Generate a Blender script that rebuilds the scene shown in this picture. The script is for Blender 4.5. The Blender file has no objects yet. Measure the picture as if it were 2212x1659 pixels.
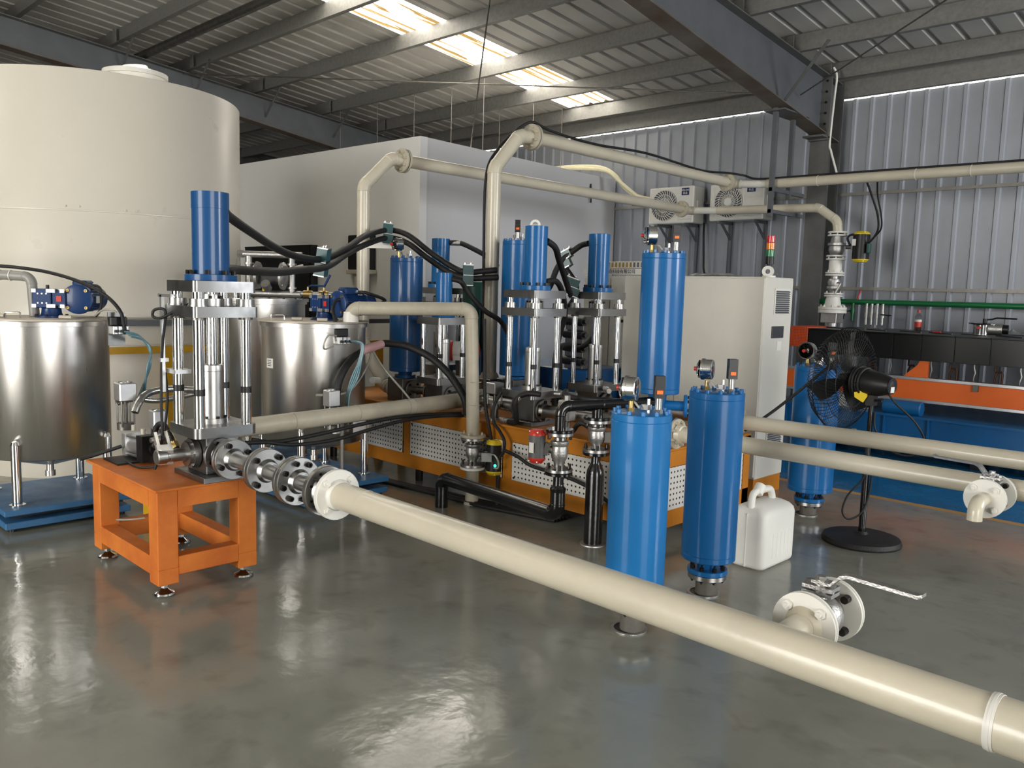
import bpy, bmesh, math, random
from mathutils import Vector, Matrix
random.seed(7)
SC = bpy.context.scene
COL = SC.collection

# ------------------------------------------------------------------ camera
CAM = bpy.data.objects.new('camera', bpy.data.cameras.new('camera'))
COL.objects.link(CAM)
yaw, pitch, roll = -0.778760, 0.1123157, -0.0277735
_f = Vector((math.sin(yaw)*math.cos(pitch), math.cos(yaw)*math.cos(pitch), -math.sin(pitch)))
_r = Vector((math.cos(yaw), -math.sin(yaw), 0)); _d = _f.cross(_r)
_r2 = math.cos(roll)*_r + math.sin(roll)*_d; _d2 = -math.sin(roll)*_r + math.cos(roll)*_d
CAM.matrix_world = Matrix(((_r2.x, -_d2.x, -_f.x, 0), (_r2.y, -_d2.y, -_f.y, 0), (_r2.z, -_d2.z, -_f.z, 1.5), (0, 0, 0, 1)))
CAM.data.sensor_width = 36; CAM.data.lens = 36*1798.13/2212
CAM.data.clip_start = 0.02; CAM.data.clip_end = 200
SC.camera = CAM

# ------------------------------------------------------------------ light
W = bpy.data.worlds.new('sky'); SC.world = W; W.use_nodes = True
_n = W.node_tree.nodes; _bg = _n['Background']
_bg.inputs[0].default_value = (1.0, 0.98, 0.94, 1); _bg.inputs[1].default_value = 3.0
_tc = _n.new('ShaderNodeTexCoord'); _sx = _n.new('ShaderNodeSeparateXYZ'); _mr = _n.new('ShaderNodeMapRange')   # overcast sky: brighter towards the zenith
W.node_tree.links.new(_tc.outputs['Generated'], _sx.inputs[0]); W.node_tree.links.new(_sx.outputs[2], _mr.inputs[0])
_mr.inputs[1].default_value = 0.0; _mr.inputs[2].default_value = 1.0; _mr.inputs[3].default_value = 2.6; _mr.inputs[4].default_value = 9.0
W.node_tree.links.new(_mr.outputs[0], _bg.inputs[1])
def daylight(name, loc, rot, sx, sy, col, power):
    l = bpy.data.lights.new(name, 'AREA'); l.shape = 'RECTANGLE'; l.size = sx; l.size_y = sy
    l.energy = power; l.color = col
    o = bpy.data.objects.new(name, l); o.location = loc; o.rotation_euler = rot; COL.objects.link(o); return o
# daylight through the open front side (behind the camera, left) and the open gable (right)
daylight('daylight_front_door', (-3.4, -8.2, 2.3), (math.radians(86), 0, 0), 4.6, 4.2, (1.0, 0.975, 0.93), 900)
daylight('daylight_gable_window', (6.2, 8.3, 2.8), (math.radians(84), 0, math.radians(90)), 2.6, 2.2, (0.93, 0.96, 1.0), 520)
daylight('daylight_gable_door', (6.2, -0.4, 1.8), (math.radians(88), 0, math.radians(90)), 4.2, 3.4, (1.0, 0.98, 0.95), 480)
_s = bpy.data.lights.new('sun', 'SUN'); _s.energy = 46; _s.angle = 0.01; _s.color = (1.0, 0.96, 0.89)
_so = bpy.data.objects.new('sun', _s); COL.objects.link(_so); _so.location = (-10, 30, 40)
_so.rotation_mode = 'QUATERNION'; _so.rotation_quaternion = Vector((0.30, -0.42, -0.86)).to_track_quat('-Z', 'Y')   # high sun beyond the right wall, reaching only roof and skylight
SC.view_settings.view_transform = 'Standard'; SC.view_settings.look = 'None'
SC.view_settings.gamma = 1.0; SC.view_settings.use_curve_mapping = False
SC.view_settings.exposure = -0.3
SC.cycles.use_denoising = True
SC.cycles.max_bounces = 6; SC.cycles.diffuse_bounces = 3; SC.cycles.glossy_bounces = 3; SC.cycles.transmission_bounces = 4; SC.cycles.transparent_max_bounces = 4
SC.cycles.sample_clamp_indirect = 6; SC.cycles.use_adaptive_sampling = True; SC.cycles.adaptive_threshold = 0.05
SC.cycles.caustics_reflective = False; SC.cycles.caustics_refractive = False

# ------------------------------------------------------------------ materials
def lin(c):
    c = c/255.0
    return c/12.92 if c <= 0.04045 else ((c+0.055)/1.055)**2.4
def S(r, g, b): return (lin(r), lin(g), lin(b), 1)
MT = {}
def mat(name, col, rough=0.5, metal=0.0, var=0.0, scale=6.0, bump=0.0, bscale=60.0, coat=0.0, rvar=0.0, stretch=None, col2=None, trans=0.0, alpha=1.0, emit=None, ior=1.45, spec=0.5):
    m = bpy.data.materials.new(name); m.use_nodes = True; nt = m.node_tree; n = nt.nodes; L = nt.links
    b = n['Principled BSDF']; b.inputs['Base Color'].default_value = col
    b.inputs['Roughness'].default_value = rough; b.inputs['Metallic'].default_value = metal
    b.inputs['Coat Weight'].default_value = coat; b.inputs['Coat Roughness'].default_value = 0.12
    b.inputs['Transmission Weight'].default_value = trans; b.inputs['Alpha'].default_value = alpha; b.inputs['IOR'].default_value = ior; b.inputs['Specular IOR Level'].default_value = spec
    if emit: b.inputs['Emission Color'].default_value = emit[0]; b.inputs['Emission Strength'].default_value = emit[1]
    tc = n.new('ShaderNodeTexCoord'); mp = n.new('ShaderNodeMapping'); L.new(tc.outputs['Object'], mp.inputs[0])
    if stretch: mp.inputs['Scale'].default_value = stretch
    if var or col2 or rvar:
        t = n.new('ShaderNodeTexNoise'); t.inputs['Scale'].default_value = scale; t.inputs['Detail'].default_value = 6; t.inputs['Roughness'].default_value = 0.6
        L.new(mp.outputs[0], t.inputs['Vector'])
        r = n.new('ShaderNodeMapRange'); r.inputs[1].default_value = 0.3; r.inputs[2].default_value = 0.7
        L.new(t.outputs['Fac'], r.inputs[0])
        mx = n.new('ShaderNodeMix'); mx.data_type = 'RGBA'
        c2 = col2 or tuple(max(0, x*(1-var)) for x in col[:3])+(1,)
        mx.inputs[6].default_value = col; mx.inputs[7].default_value = c2
        L.new(r.outputs[0], mx.inputs[0]); L.new(mx.outputs[2], b.inputs['Base Color'])
        if rvar:
            r2 = n.new('ShaderNodeMapRange'); r2.inputs[1].default_value = 0.3; r2.inputs[2].default_value = 0.7
            r2.inputs[3].default_value = max(0.02, rough-rvar); r2.inputs[4].default_value = min(1, rough+rvar)
            L.new(t.outputs['Fac'], r2.inputs[0]); L.new(r2.outputs[0], b.inputs['Roughness'])
    if bump:
        t2 = n.new('ShaderNodeTexNoise'); t2.inputs['Scale'].default_value = bscale; t2.inputs['Detail'].default_value = 3
        L.new(mp.outputs[0], t2.inputs['Vector'])
        bp = n.new('ShaderNodeBump'); bp.inputs['Strength'].default_value = bump; bp.inputs['Distance'].default_value = 0.02
        L.new(t2.outputs['Fac'], bp.inputs['Height']); L.new(bp.outputs[0], b.inputs['Normal'])
    MT[name] = m; return m
mat('cream', S(206, 198, 178), 0.32, var=0.10, scale=5, coat=0.3, bump=0.05, bscale=45)
mat('cream_old', S(196, 188, 168), 0.42, var=0.22, scale=7, bump=0.06, bscale=50)
mat('pvc_grey', S(150, 148, 142), 0.4, var=0.1, scale=6)
mat('white_paint', S(226, 224, 216), 0.4, var=0.06, scale=8)
mat('tank_paint', S(214, 208, 194), 0.33, var=0.06, scale=1.6, bump=0.10, bscale=2.2, rvar=0.08)
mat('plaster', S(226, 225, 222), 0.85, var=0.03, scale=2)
mat('plaster_side_shaded', S(214, 213, 214), 0.85, var=0.03, scale=2)  # same plaster, with the side wall's shade put into a darker colour
mat('blue', S(18, 98, 160), 0.42, var=0.12, scale=3, coat=0.35, spec=0.3)
mat('blue_light', S(26, 112, 176), 0.42, var=0.12, scale=3, coat=0.35, spec=0.3)
mat('blue_deep', S(22, 76, 128), 0.42, var=0.12, scale=3, coat=0.35, spec=0.3)
mat('blue_motor', S(20, 54, 102), 0.38, var=0.1, scale=8, coat=0.25, spec=0.35)
mat('rust', S(104, 66, 46), 0.5, 0.4, var=0.3, scale=20)
mat('blue_machine', S(22, 104, 164), 0.4, var=0.2, scale=3)
mat('scale_blue', S(62, 116, 164), 0.45, var=0.3, scale=4, rvar=0.1)
mat('orange', S(222, 132, 56), 0.45, col2=S(190, 100, 44), scale=4, coat=0.0, spec=0.3, bump=0.04)
mat('orange_skid', S(196, 124, 38), 0.42, var=0.2, scale=5, coat=0.05, spec=0.35)
mat('orange_red', S(255, 118, 42), 0.45, var=0.1, scale=5)
mat('yellow', S(216, 164, 26), 0.4, var=0.15, scale=6)
mat('yellow_bright', S(226, 196, 30), 0.35)
mat('steel', (0.42, 0.415, 0.40, 1), 0.34, 1.0, var=0.12, scale=20, rvar=0.05)
mat('steel_plate', (0.27, 0.27, 0.265, 1), 0.36, 1.0, var=0.25, scale=9, rvar=0.08)
mat('steel_dark', (0.22, 0.21, 0.19, 1), 0.42, 0.9, var=0.3, scale=12, rvar=0.1)
mat('chrome', (0.74, 0.74, 0.73, 1), 0.12, 1.0)
mat('stainless', (0.62, 0.60, 0.57, 1), 0.32, 1.0, var=0.14, scale=3, stretch=(9, 9, 0.5), rvar=0.05)
mat('cast', (0.50, 0.49, 0.47, 1), 0.4, 0.9, var=0.2, scale=30, bump=0.15, bscale=120)
mat('pipe_dull', S(112, 108, 100), 0.6, 0.3, var=0.3, scale=20)
mat('alu', (0.66, 0.66, 0.66, 1), 0.36, 0.9, var=0.08, scale=30)
mat('brass', (0.5, 0.36, 0.14, 1), 0.35, 1.0)
mat('lid_matt', S(190, 182, 168), 0.55, 0.35, var=0.12, scale=6)
mat('black_rubber', S(26, 26, 26), 0.55, var=0.2, scale=20, bump=0.2, bscale=160)
mat('black_gloss', S(15, 15, 16), 0.22, coat=0.4, bump=0.05, bscale=40)
mat('black_plastic', S(20, 20, 21), 0.42)
mat('black_panel', S(14, 14, 15), 0.35, var=0.3, scale=4)
mat('black_bolt', S(40, 36, 33), 0.4, 0.6)
mat('grey_cabinet', S(212, 209, 198), 0.5, var=0.07, scale=3)
mat('grey_steel', S(94, 97, 101), 0.45, var=0.2, scale=4)
mat('frame_steel', S(104, 104, 102), 0.5, 0.2, var=0.3, scale=5)
mat('flange_rust', S(112, 106, 98), 0.55, 0.1, scale=3, col2=S(84, 66, 52))
mat('galv', S(160, 156, 148), 0.45, 0.4, var=0.25, scale=25)
mat('purlin', S(132, 131, 127), 0.5, 0.3, var=0.25, scale=25)
mat('sheet', S(158, 162, 169), 0.42, 0.25, var=0.10, scale=3)
mat('roof_sheet', S(206, 203, 197), 0.5, 0.15, var=0.14, scale=2.5)
mat('clamp_green', S(24, 74, 76), 0.35, coat=0.3)
mat('green', S(24, 110, 62), 0.35, var=0.1)
mat('green_dark', S(38, 84, 76), 0.4, var=0.1)
mat('red', S(196, 52, 40), 0.35)
mat('red_lamp', S(190, 20, 24), 0.2, coat=0.5)
mat('amber_lamp', S(224, 120, 14), 0.2, coat=0.5)
mat('green_lamp', S(14, 110, 60), 0.2, coat=0.5)
mat('led', S(30, 220, 150), 0.3, emit=((0.05, 1, 0.55, 1), 3.0))
mat('glass', (1, 1, 1, 1), 0.03, trans=1.0, ior=1.25)
mat('tube_blue', S(120, 168, 180), 0.12, trans=0.45, coat=0.4)
mat('tube_clear', S(206, 202, 190), 0.15, trans=0.4, coat=0.3)
mat('plastic_white', S(240, 239, 232), 0.42, trans=0.0, var=0.04, scale=4)
mat('plastic_bag', S(225, 225, 225), 0.2, trans=0.5)
mat('paper', S(225, 222, 214), 0.7)
mat('ink', S(40, 44, 60), 0.7)
mat('navy', S(26, 38, 86), 0.5)
mat('screen_grey', S(64, 66, 70), 0.3)
mat('pink_wrap', S(214, 170, 172), 0.4)
mat('insulation', S(226, 220, 186), 0.7, var=0.12, scale=40)
mat('plug', S(196, 190, 176), 0.5)
def floor_material():
    m = bpy.data.materials.new('floor_epoxy'); m.use_nodes = True; nt = m.node_tree; n = nt.nodes; L = nt.links
    b = n['Principled BSDF']; tc = n.new('ShaderNodeTexCoord')
    def noise(s, d=6, dist=0.0):
        t = n.new('ShaderNodeTexNoise'); t.inputs['Scale'].default_value = s; t.inputs['Detail'].default_value = d; t.inputs['Distortion'].default_value = dist
        L.new(tc.outputs['Object'], t.inputs['Vector']); return t.outputs['Fac']
    def rng(f, a, b_, c, d):
        r = n.new('ShaderNodeMapRange'); r.inputs[1].default_value = a; r.inputs[2].default_value = b_; r.inputs[3].default_value = c; r.inputs[4].default_value = d
        L.new(f, r.inputs[0]); return r.outputs[0]
    def mix(f, a, b_):
        x = n.new('ShaderNodeMix'); x.data_type = 'RGBA'
        if isinstance(f, float): x.inputs[0].default_value = f
        else: L.new(f, x.inputs[0])
        for i, v in ((6, a), (7, b_)):
            if isinstance(v, tuple): x.inputs[i].default_value = v
            else: L.new(v, x.inputs[i])
        return x.outputs[2]
    base = mix(rng(noise(1.3), 0.35, 0.65, 0, 1), S(136, 137, 126), S(122, 123, 113))
    stains = rng(noise(5.5, 8, 0.4), 0.53, 0.78, 0, 0.6)
    base = mix(stains, base, S(92, 90, 80))
    specks = rng(noise(60, 2), 0.76, 0.80, 0, 0.6)
    base = mix(specks, base, S(150, 150, 140))
    sep = n.new('ShaderNodeSeparateXYZ'); L.new(tc.outputs['Object'], sep.inputs[0])
    def gt(v, src):
        g = n.new('ShaderNodeMath'); g.operation = 'GREATER_THAN'; g.inputs[1].default_value = v; L.new(src, g.inputs[0]); return g.outputs[0]
    base = mix(gt(6.39, sep.outputs[1]), base, S(196, 146, 62))
    base = mix(gt(6.47, sep.outputs[1]), base, mix(rng(noise(3), 0.3, 0.7, 0, 1), S(36, 112, 160), S(24, 92, 138)))
    L.new(base, b.inputs['Base Color'])
    L.new(rng(noise(2.2, 5), 0.3, 0.7, 0.09, 0.20), b.inputs['Roughness'])
    bp = n.new('ShaderNodeBump'); bp.inputs['Strength'].default_value = 0.10; bp.inputs['Distance'].default_value = 0.03
    L.new(noise(7, 4), bp.inputs['Height']); L.new(bp.outputs[0], b.inputs['Normal'])
    MT['floor'] = m
floor_material()
def skylight_material():
    m = bpy.data.materials.new('skylight_panel'); m.use_nodes = True; nt = m.node_tree; n = nt.nodes; L = nt.links
    n.remove(n['Principled BSDF']); out = n['Material Output']
    tc = n.new('ShaderNodeTexCoord'); mp = n.new('ShaderNodeMapping'); mp.inputs['Scale'].default_value = (22, 0.7, 1); L.new(tc.outputs['Object'], mp.inputs[0])
    t = n.new('ShaderNodeTexNoise'); t.inputs['Scale'].default_value = 1.0; t.inputs['Detail'].default_value = 4; L.new(mp.outputs[0], t.inputs['Vector'])
    r = n.new('ShaderNodeMapRange'); r.inputs[1].default_value = 0.44; r.inputs[2].default_value = 0.56; L.new(t.outputs['Fac'], r.inputs[0])
    c = n.new('ShaderNodeMix'); c.data_type = 'RGBA'; c.inputs[6].default_value = (1, 0.98, 0.93, 1); c.inputs[7].default_value = (0.055, 0.036, 0.012, 1); L.new(r.outputs[0], c.inputs[0])
    tr = n.new('ShaderNodeBsdfTransparent'); tl = n.new('ShaderNodeBsdfTranslucent'); L.new(c.outputs[2], tr.inputs[0]); L.new(c.outputs[2], tl.inputs[0])
    ms = n.new('ShaderNodeMixShader'); ms.inputs[0].default_value = 0.995; L.new(tr.outputs[0], ms.inputs[1]); L.new(tl.outputs[0], ms.inputs[2]); L.new(ms.outputs[0], out.inputs[0])
    MT['skylight'] = m
skylight_material()
def perforated_material(name, ax, ay, pitch, col):
    m = bpy.data.materials.new(name); m.use_nodes = True; nt = m.node_tree; n = nt.nodes; L = nt.links
    b = n['Principled BSDF']; b.inputs['Roughness'].default_value = 0.45
    tc = n.new('ShaderNodeTexCoord'); sep = n.new('ShaderNodeSeparateXYZ'); L.new(tc.outputs['Object'], sep.inputs[0])
    def M(op, a, b_=None):
        x = n.new('ShaderNodeMath'); x.operation = op
        for i, v in enumerate((a, b_)):
            if v is None: continue
            if isinstance(v, (int, float)): x.inputs[i].default_value = v
            else: L.new(v, x.inputs[i])
        return x.outputs[0]
    def cell(s): return M('SUBTRACT', M('FRACT', M('DIVIDE', M('ADD', s, 50.0), pitch)), 0.5)
    u, v = cell(sep.outputs[ax]), cell(sep.outputs[ay])
    d = M('SQRT', M('ADD', M('MULTIPLY', u, u), M('MULTIPLY', v, v)))
    f = M('LESS_THAN', d, 0.2)
    mx = n.new('ShaderNodeMix'); mx.data_type = 'RGBA'; mx.inputs[6].default_value = col; mx.inputs[7].default_value = S(28, 26, 24)
    L.new(f, mx.inputs[0]); L.new(mx.outputs[2], b.inputs['Base Color']); MT[name] = m
perforated_material('perf_x', 0, 2, 0.034, S(214, 212, 206))
perforated_material('perf_y', 1, 2, 0.034, S(214, 212, 206))
perforated_material('perf_orange', 0, 2, 0.016, S(222, 84, 34))

# ------------------------------------------------------------------ geometry helpers
V = Vector
def basis(d):
    d = V(d).normalized(); a = V((0, 0, 1)) if abs(d.z) < 0.95 else V((1, 0, 0))
    u = a.cross(d).normalized(); return u, d.cross(u).normalized(), d
class G:
    def __init__(s): s.v = []; s.f = []
    def add(s, vs, fs):
        k = len(s.v); s.v += [V(x) for x in vs]; s.f += [tuple(i+k for i in f) for f in fs]; return s
    def box(s, x0, x1, y0, y1, z0, z1, c=0.0):
        if x0 > x1: x0, x1 = x1, x0
        if y0 > y1: y0, y1 = y1, y0
        if z0 > z1: z0, z1 = z1, z0
        c = min(c, (x1-x0)*.45, (y1-y0)*.45, (z1-z0)*.45)
        if c <= 0:
            vs = [(x, y, z) for z in (z0, z1) for y in (y0, y1) for x in (x0, x1)]
            return s.add(vs, [(0, 2, 3, 1), (4, 5, 7, 6), (0, 1, 5, 4), (2, 6, 7, 3), (0, 4, 6, 2), (1, 3, 7, 5)])
        pts = []; 
        idx = {}
        for sx in (0, 1):
            for sy in (0, 1):
                for sz in (0, 1):
                    X, Y, Z = (x1 if sx else x0), (y1 if sy else y0), (z1 if sz else z0)
                    dx, dy, dz = (-c if sx else c), (-c if sy else c), (-c if sz else c)
                    idx[(sx, sy, sz, 0)] = len(pts); pts.append((X, Y+dy, Z+dz))
                    idx[(sx, sy, sz, 1)] = len(pts); pts.append((X+dx, Y, Z+dz))
                    idx[(sx, sy, sz, 2)] = len(pts); pts.append((X+dx, Y+dy, Z))
        I = idx; fs = []
        for q in (0, 1):
            a = [I[(q, 0, 0, 0)], I[(q, 1, 0, 0)], I[(q, 1, 1, 0)], I[(q, 0, 1, 0)]]; fs.append(tuple(a if q else a[::-1]))
            a = [I[(0, q, 0, 1)], I[(0, q, 1, 1)], I[(1, q, 1, 1)], I[(1, q, 0, 1)]]; fs.append(tuple(a if q else a[::-1]))
            a = [I[(0, 0, q, 2)], I[(1, 0, q, 2)], I[(1, 1, q, 2)], I[(0, 1, q, 2)]]; fs.append(tuple(a if q else a[::-1]))
        for p in (0, 1):
            for q in (0, 1):
                a = [I[(p, q, 0, 0)], I[(p, q, 0, 1)], I[(p, q, 1, 1)], I[(p, q, 1, 0)]]; fs.append(tuple(a if p != q else a[::-1]))
                a = [I[(p, 0, q, 0)], I[(p, 0, q, 2)], I[(p, 1, q, 2)], I[(p, 1, q, 0)]]; fs.append(tuple(a[::-1] if p != q else a))
                a = [I[(0, p, q, 1)], I[(0, p, q, 2)], I[(1, p, q, 2)], I[(1, p, q, 1)]]; fs.append(tuple(a if p != q else a[::-1]))
        for sx in (0, 1):
            for sy in (0, 1):
                for sz in (0, 1):
                    a = (I[(sx, sy, sz, 0)], I[(sx, sy, sz, 1)], I[(sx, sy, sz, 2)])
                    fs.append(a if (sx+sy+sz) % 2 else a[::-1])
        return s.add(pts, fs)
    def obox(s, c, d, lu, lv, ld, up=None):
        """box centred at c, long axis d"""
        u, v, w = basis(d)
        if up is not None:
            w = V(d).normalized(); v = V(up); v = (v-w*v.dot(w)).normalized(); u = v.cross(w)
        c = V(c); vs = []
        for k in (-.5, .5):
            for j in (-.5, .5):
                for i in (-.5, .5): vs.append(c+u*lu*i+v*lv*j+w*ld*k)
        return s.add(vs, [(0, 2, 3, 1), (4, 5, 7, 6), (0, 1, 5, 4), (2, 6, 7, 3), (0, 4, 6, 2), (1, 3, 7, 5)])
    def lathe(s, a, d, prof, n=28, cap=True):
        """prof: (t along d, radius)"""
        u, v, w = basis(d); a = V(a); k = len(s.v); rings = len(prof)
        for t, r in prof:
            for i in range(n):
                th = 2*math.pi*i/n; s.v.append(a+w*t+(u*math.cos(th)+v*math.sin(th))*r)
        for j in range(rings-1):
            for i in range(n):
                s.f.append((k+j*n+i, k+j*n+(i+1) % n, k+(j+1)*n+(i+1) % n, k+(j+1)*n+i))
        if cap:
            s.f.append(tuple(k+i for i in range(n))[::-1]); s.f.append(tuple(k+(rings-1)*n+i for i in range(n)))
        return s
    def cyl(s, a, b, r, r2=None, n=24, c=0.0):
        a, b = V(a), V(b); L = (b-a).length; r2 = r if r2 is None else r2
        if c: return s.lathe(a, b-a, [(0, r-c), (c, r), (L-c, r2), (L, r2-c)], n)
        return s.lathe(a, b-a, [(0, r), (L, r2)], n)
    def ring(s, a, d, r0, r1, t, n=28):
        return s.lathe(a, d, [(0, r0), (0, r1), (t, r1), (t, r0), (0, r0)], n, cap=False)
    def tube(s, pts, r, n=10, cap=True):
        pts = [V(p) for p in pts]; k = len(s.v); m = len(pts)
        tg = []
        for i in range(m):
            a = pts[max(0, i-1)]; b = pts[min(m-1, i+1)]; tg.append((b-a).normalized())
        u, v, _ = basis(tg[0])
        for i in range(m):
            w = tg[i]; u = (u-w*u.dot(w)).normalized(); v = w.cross(u)
            for j in range(n):
                th = 2*math.pi*j/n; s.v.append(pts[i]+(u*math.cos(th)+v*math.sin(th))*r)
        for i in range(m-1):
            for j in range(n):
                s.f.append((k+i*n+j, k+i*n+(j+1) % n, k+(i+1)*n+(j+1) % n, k+(i+1)*n+j))
        if cap:
            s.f.append(tuple(k+j for j in range(n))[::-1]); s.f.append(tuple(k+(m-1)*n+j for j in range(n)))
        return s
    def prism(s, poly, a, b):
        """poly of 3D points, extruded by vector from offset a to b"""
        k = len(s.v); n = len(poly); a, b = V(a), V(b)
        s.v += [V(p)+a for p in poly]+[V(p)+b for p in poly]
        s.f.append(tuple(k+i for i in range(n))[::-1]); s.f.append(tuple(k+n+i for i in range(n)))
        for i in range(n): s.f.append((k+i, k+(i+1) % n, k+n+(i+1) % n, k+n+i))
        return s
    def ball(s, c, r, n=16, m=10, sc=(1, 1, 1)):
        c = V(c); k = len(s.v)
        for j in range(1, m):
            ph = math.pi*j/m
            for i in range(n):
                th = 2*math.pi*i/n; s.v.append(c+V((r*math.sin(ph)*math.cos(th)*sc[0], r*math.sin(ph)*math.sin(th)*sc[1], r*math.cos(ph)*sc[2])))
        t = len(s.v); s.v += [c+V((0, 0, r*sc[2])), c-V((0, 0, r*sc[2]))]
        for j in range(m-2):
            for i in range(n): s.f.append((k+j*n+i, k+(j+1)*n+i, k+(j+1)*n+(i+1) % n, k+j*n+(i+1) % n))
        for i in range(n):
            s.f.append((t, k+i, k+(i+1) % n)); s.f.append((t+1, k+(m-2)*n+(i+1) % n, k+(m-2)*n+i))
        return s
    def hexa(s, a, d, r, h): return s.lathe(a, d, [(0, r), (h, r)], 6)
def spline(pts, k=6):
    pts = [V(p) for p in pts]; out = []; m = len(pts)
    for i in range(m-1):
        p0, p1, p2, p3 = pts[max(0, i-1)], pts[i], pts[i+1], pts[min(m-1, i+2)]
        for j in range(k):
            t = j/k; out.append(0.5*((2*p1)+(p2-p0)*t+(2*p0-5*p1+4*p2-p3)*t*t+(3*p1-p0-3*p2+p3)*t**3))
    out.append(pts[-1]); return out
def arc(p, c, q, R, k=8):
    """fillet at corner c between p and q: returns (start, arc points, end)"""
    p, c, q = V(p), V(c), V(q); a = (p-c).normalized(); b = (q-c).normalized(); th = a.angle(b)
    t = R/math.tan(th/2); bis = (a+b).normalized(); o = c+bis*(R/math.sin(th/2)); s0 = c+a*t; s1 = c+b*t
    v0, v1 = s0-o, s1-o; w = v0.angle(v1); out = []
    for i in range(k+1):
        x = i/k; out.append(o+(v0*math.sin((1-x)*w)+v1*math.sin(x*w))/math.sin(w))
    return s0, out, s1

ORG = {}
def mesh_of(g, name, org, ang=35):
    me = bpy.data.meshes.new(name); o = V(org)
    me.from_pydata([tuple(v-o) for v in g.v], [], g.f); me.update()
    bm = bmesh.new(); bm.from_mesh(me); bmesh.ops.recalc_face_normals(bm, faces=bm.faces); bm.to_mesh(me); bm.free()
    me.polygons.foreach_set('use_smooth', [True]*len(me.polygons)); me.set_sharp_from_angle(angle=math.radians(ang)); return me
def tagit(o, label, cat, group=None, kind=None):
    if label: o['label'] = label
    if cat: o['category'] = cat
    if group: o['group'] = group
    if kind: o['kind'] = kind
    return o
def thing(name, label, cat, loc, group=None):
    o = bpy.data.objects.new(name, None); o.empty_display_size = 0.1; o.location = loc; COL.objects.link(o); ORG[o.name] = V(loc)
    return tagit(o, label, cat, group)
def part(name, g, m, parent, label=None, kind=None, ang=35):
    org = ORG[parent.name]; me = mesh_of(g, name, org, ang); me.materials.append(MT[m])
    o = bpy.data.objects.new(name, me); COL.objects.link(o); o.parent = parent; ORG[o.name] = org
    if label: o['label'] = label
    if kind: o['kind'] = kind
    return o
def solo(name, g, m, label, cat, group=None, kind=None, ang=35, org=None):
    if org is None:
        xs = [v.x for v in g.v]; ys = [v.y for v in g.v]; zs = [v.z for v in g.v]
        org = ((min(xs)+max(xs))/2, (min(ys)+max(ys))/2, min(zs))
    me = mesh_of(g, name, org, ang); me.materials.append(MT[m]); o = bpy.data.objects.new(name, me); o.location = org
    COL.objects.link(o); ORG[o.name] = V(org); return tagit(o, label, cat, group, kind)
def struct(name, g, m, org=(0, 0, 0), ang=35):
    return solo(name, g, m, None, None, None, 'structure', ang, org)
SHARED = {}
def unit(key, fn, m):
    if key not in SHARED:
        me = mesh_of(fn(), key[0], (0, 0, 0)); me.materials.append(MT[m]); SHARED[key] = me
    return SHARED[key]
def put(name, me, loc, parent, d=(0, 0, 1)):
    o = bpy.data.objects.new(name, me); COL.objects.link(o); o.parent = parent; o.location = V(loc)-ORG[parent.name]
    if V(d).normalized().z < .9999: o.rotation_mode = 'QUATERNION'; o.rotation_quaternion = V(d).to_track_quat('Z', 'Y')
    ORG[o.name] = V(loc); return o
def bolt(parent, loc, d, r=0.009, h=0.012, m='black_bolt', name='bolt', hexh=False):
    def fn():
        g = G()
        if hexh: g.hexa((0, 0, 0), (0, 0, 1), r, h).cyl((0, 0, h), (0, 0, h*1.7), r*.55, n=8)
        else: g.lathe((0, 0, 0), (0, 0, 1), [(0, r), (h, r), (h, r*.55), (h*.5, r*.5)], 10)
        return g
    return put(name, unit((name, r, h, m, hexh), fn, m), loc, parent, d)
def circle(c, d, R, n, ph=0.0):
    u, v, w = basis(d); c = V(c)
    return [c+(u*math.cos(2*math.pi*i/n+ph)+v*math.sin(2*math.pi*i/n+ph))*R for i in range(n)]
def flange(root, c, d, R, t, m, nb=0, rb=None, br=0.009, bh=0.012, bm='black_bolt', hub=0.0, ph=0.4, hexh=False, name='flange', joined=False):
    """disc from c along d (thickness t); bolts on the far face"""
    d = V(d).normalized(); c = V(c); g = G(); e = min(0.003, t*.2)
    prof = [(0, R-e), (e, R), (t-e, R), (t, R-e)]
    if hub: prof += [(t, hub*1.25), (t+hub*.5, hub)]
    g.lathe(c, d, prof, 32)
    rb = rb or R*.78
    if joined:
        for p in circle(c+d*t, d, rb, nb, ph): g.hexa(p, d, br, bh)
        for p in circle(c, d, rb, nb, ph): g.hexa(p, -d, br, bh)
    o = part(name, g, m, root)
    if nb and not joined:
        for p in circle(c+d*t, d, rb, nb, ph): bolt(o, p, d, br, bh, bm, hexh=hexh)
    return o
def pipe_run(root, pts, r, m, R, swell=1.03, n=24, weld=True):
    """straight lengths and elbows along pts"""
    pts = [V(p) for p in pts]; cur = pts[0]
    for i in range(1, len(pts)):
        if i < len(pts)-1:
            s0, ap, s1 = arc(pts[i-1], pts[i], pts[i+1], R)
            part('pipe', G().cyl(cur, s0, r, n=n), m, root)
            g = G().tube(ap, r*swell, n)
            if weld:
                for q, dd in ((s0, (pts[i]-pts[i-1]).normalized()), (s1, (pts[i+1]-pts[i]).normalized())): g.lathe(q-dd*.006, dd, [(0, r), (.003, r*1.06), (.009, r*1.06), (.012, r)], n, cap=False)
            part('elbow', g, m, root); cur = s1
        else: part('pipe', G().cyl(cur, pts[i], r, n=n), m, root)
def hose(name, pts, r, m, label, cat='hose', group=None, k=6, n=12):
    return solo(name, G().tube(spline(pts, k), r, n), m, label, cat, group, ang=60)

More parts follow.
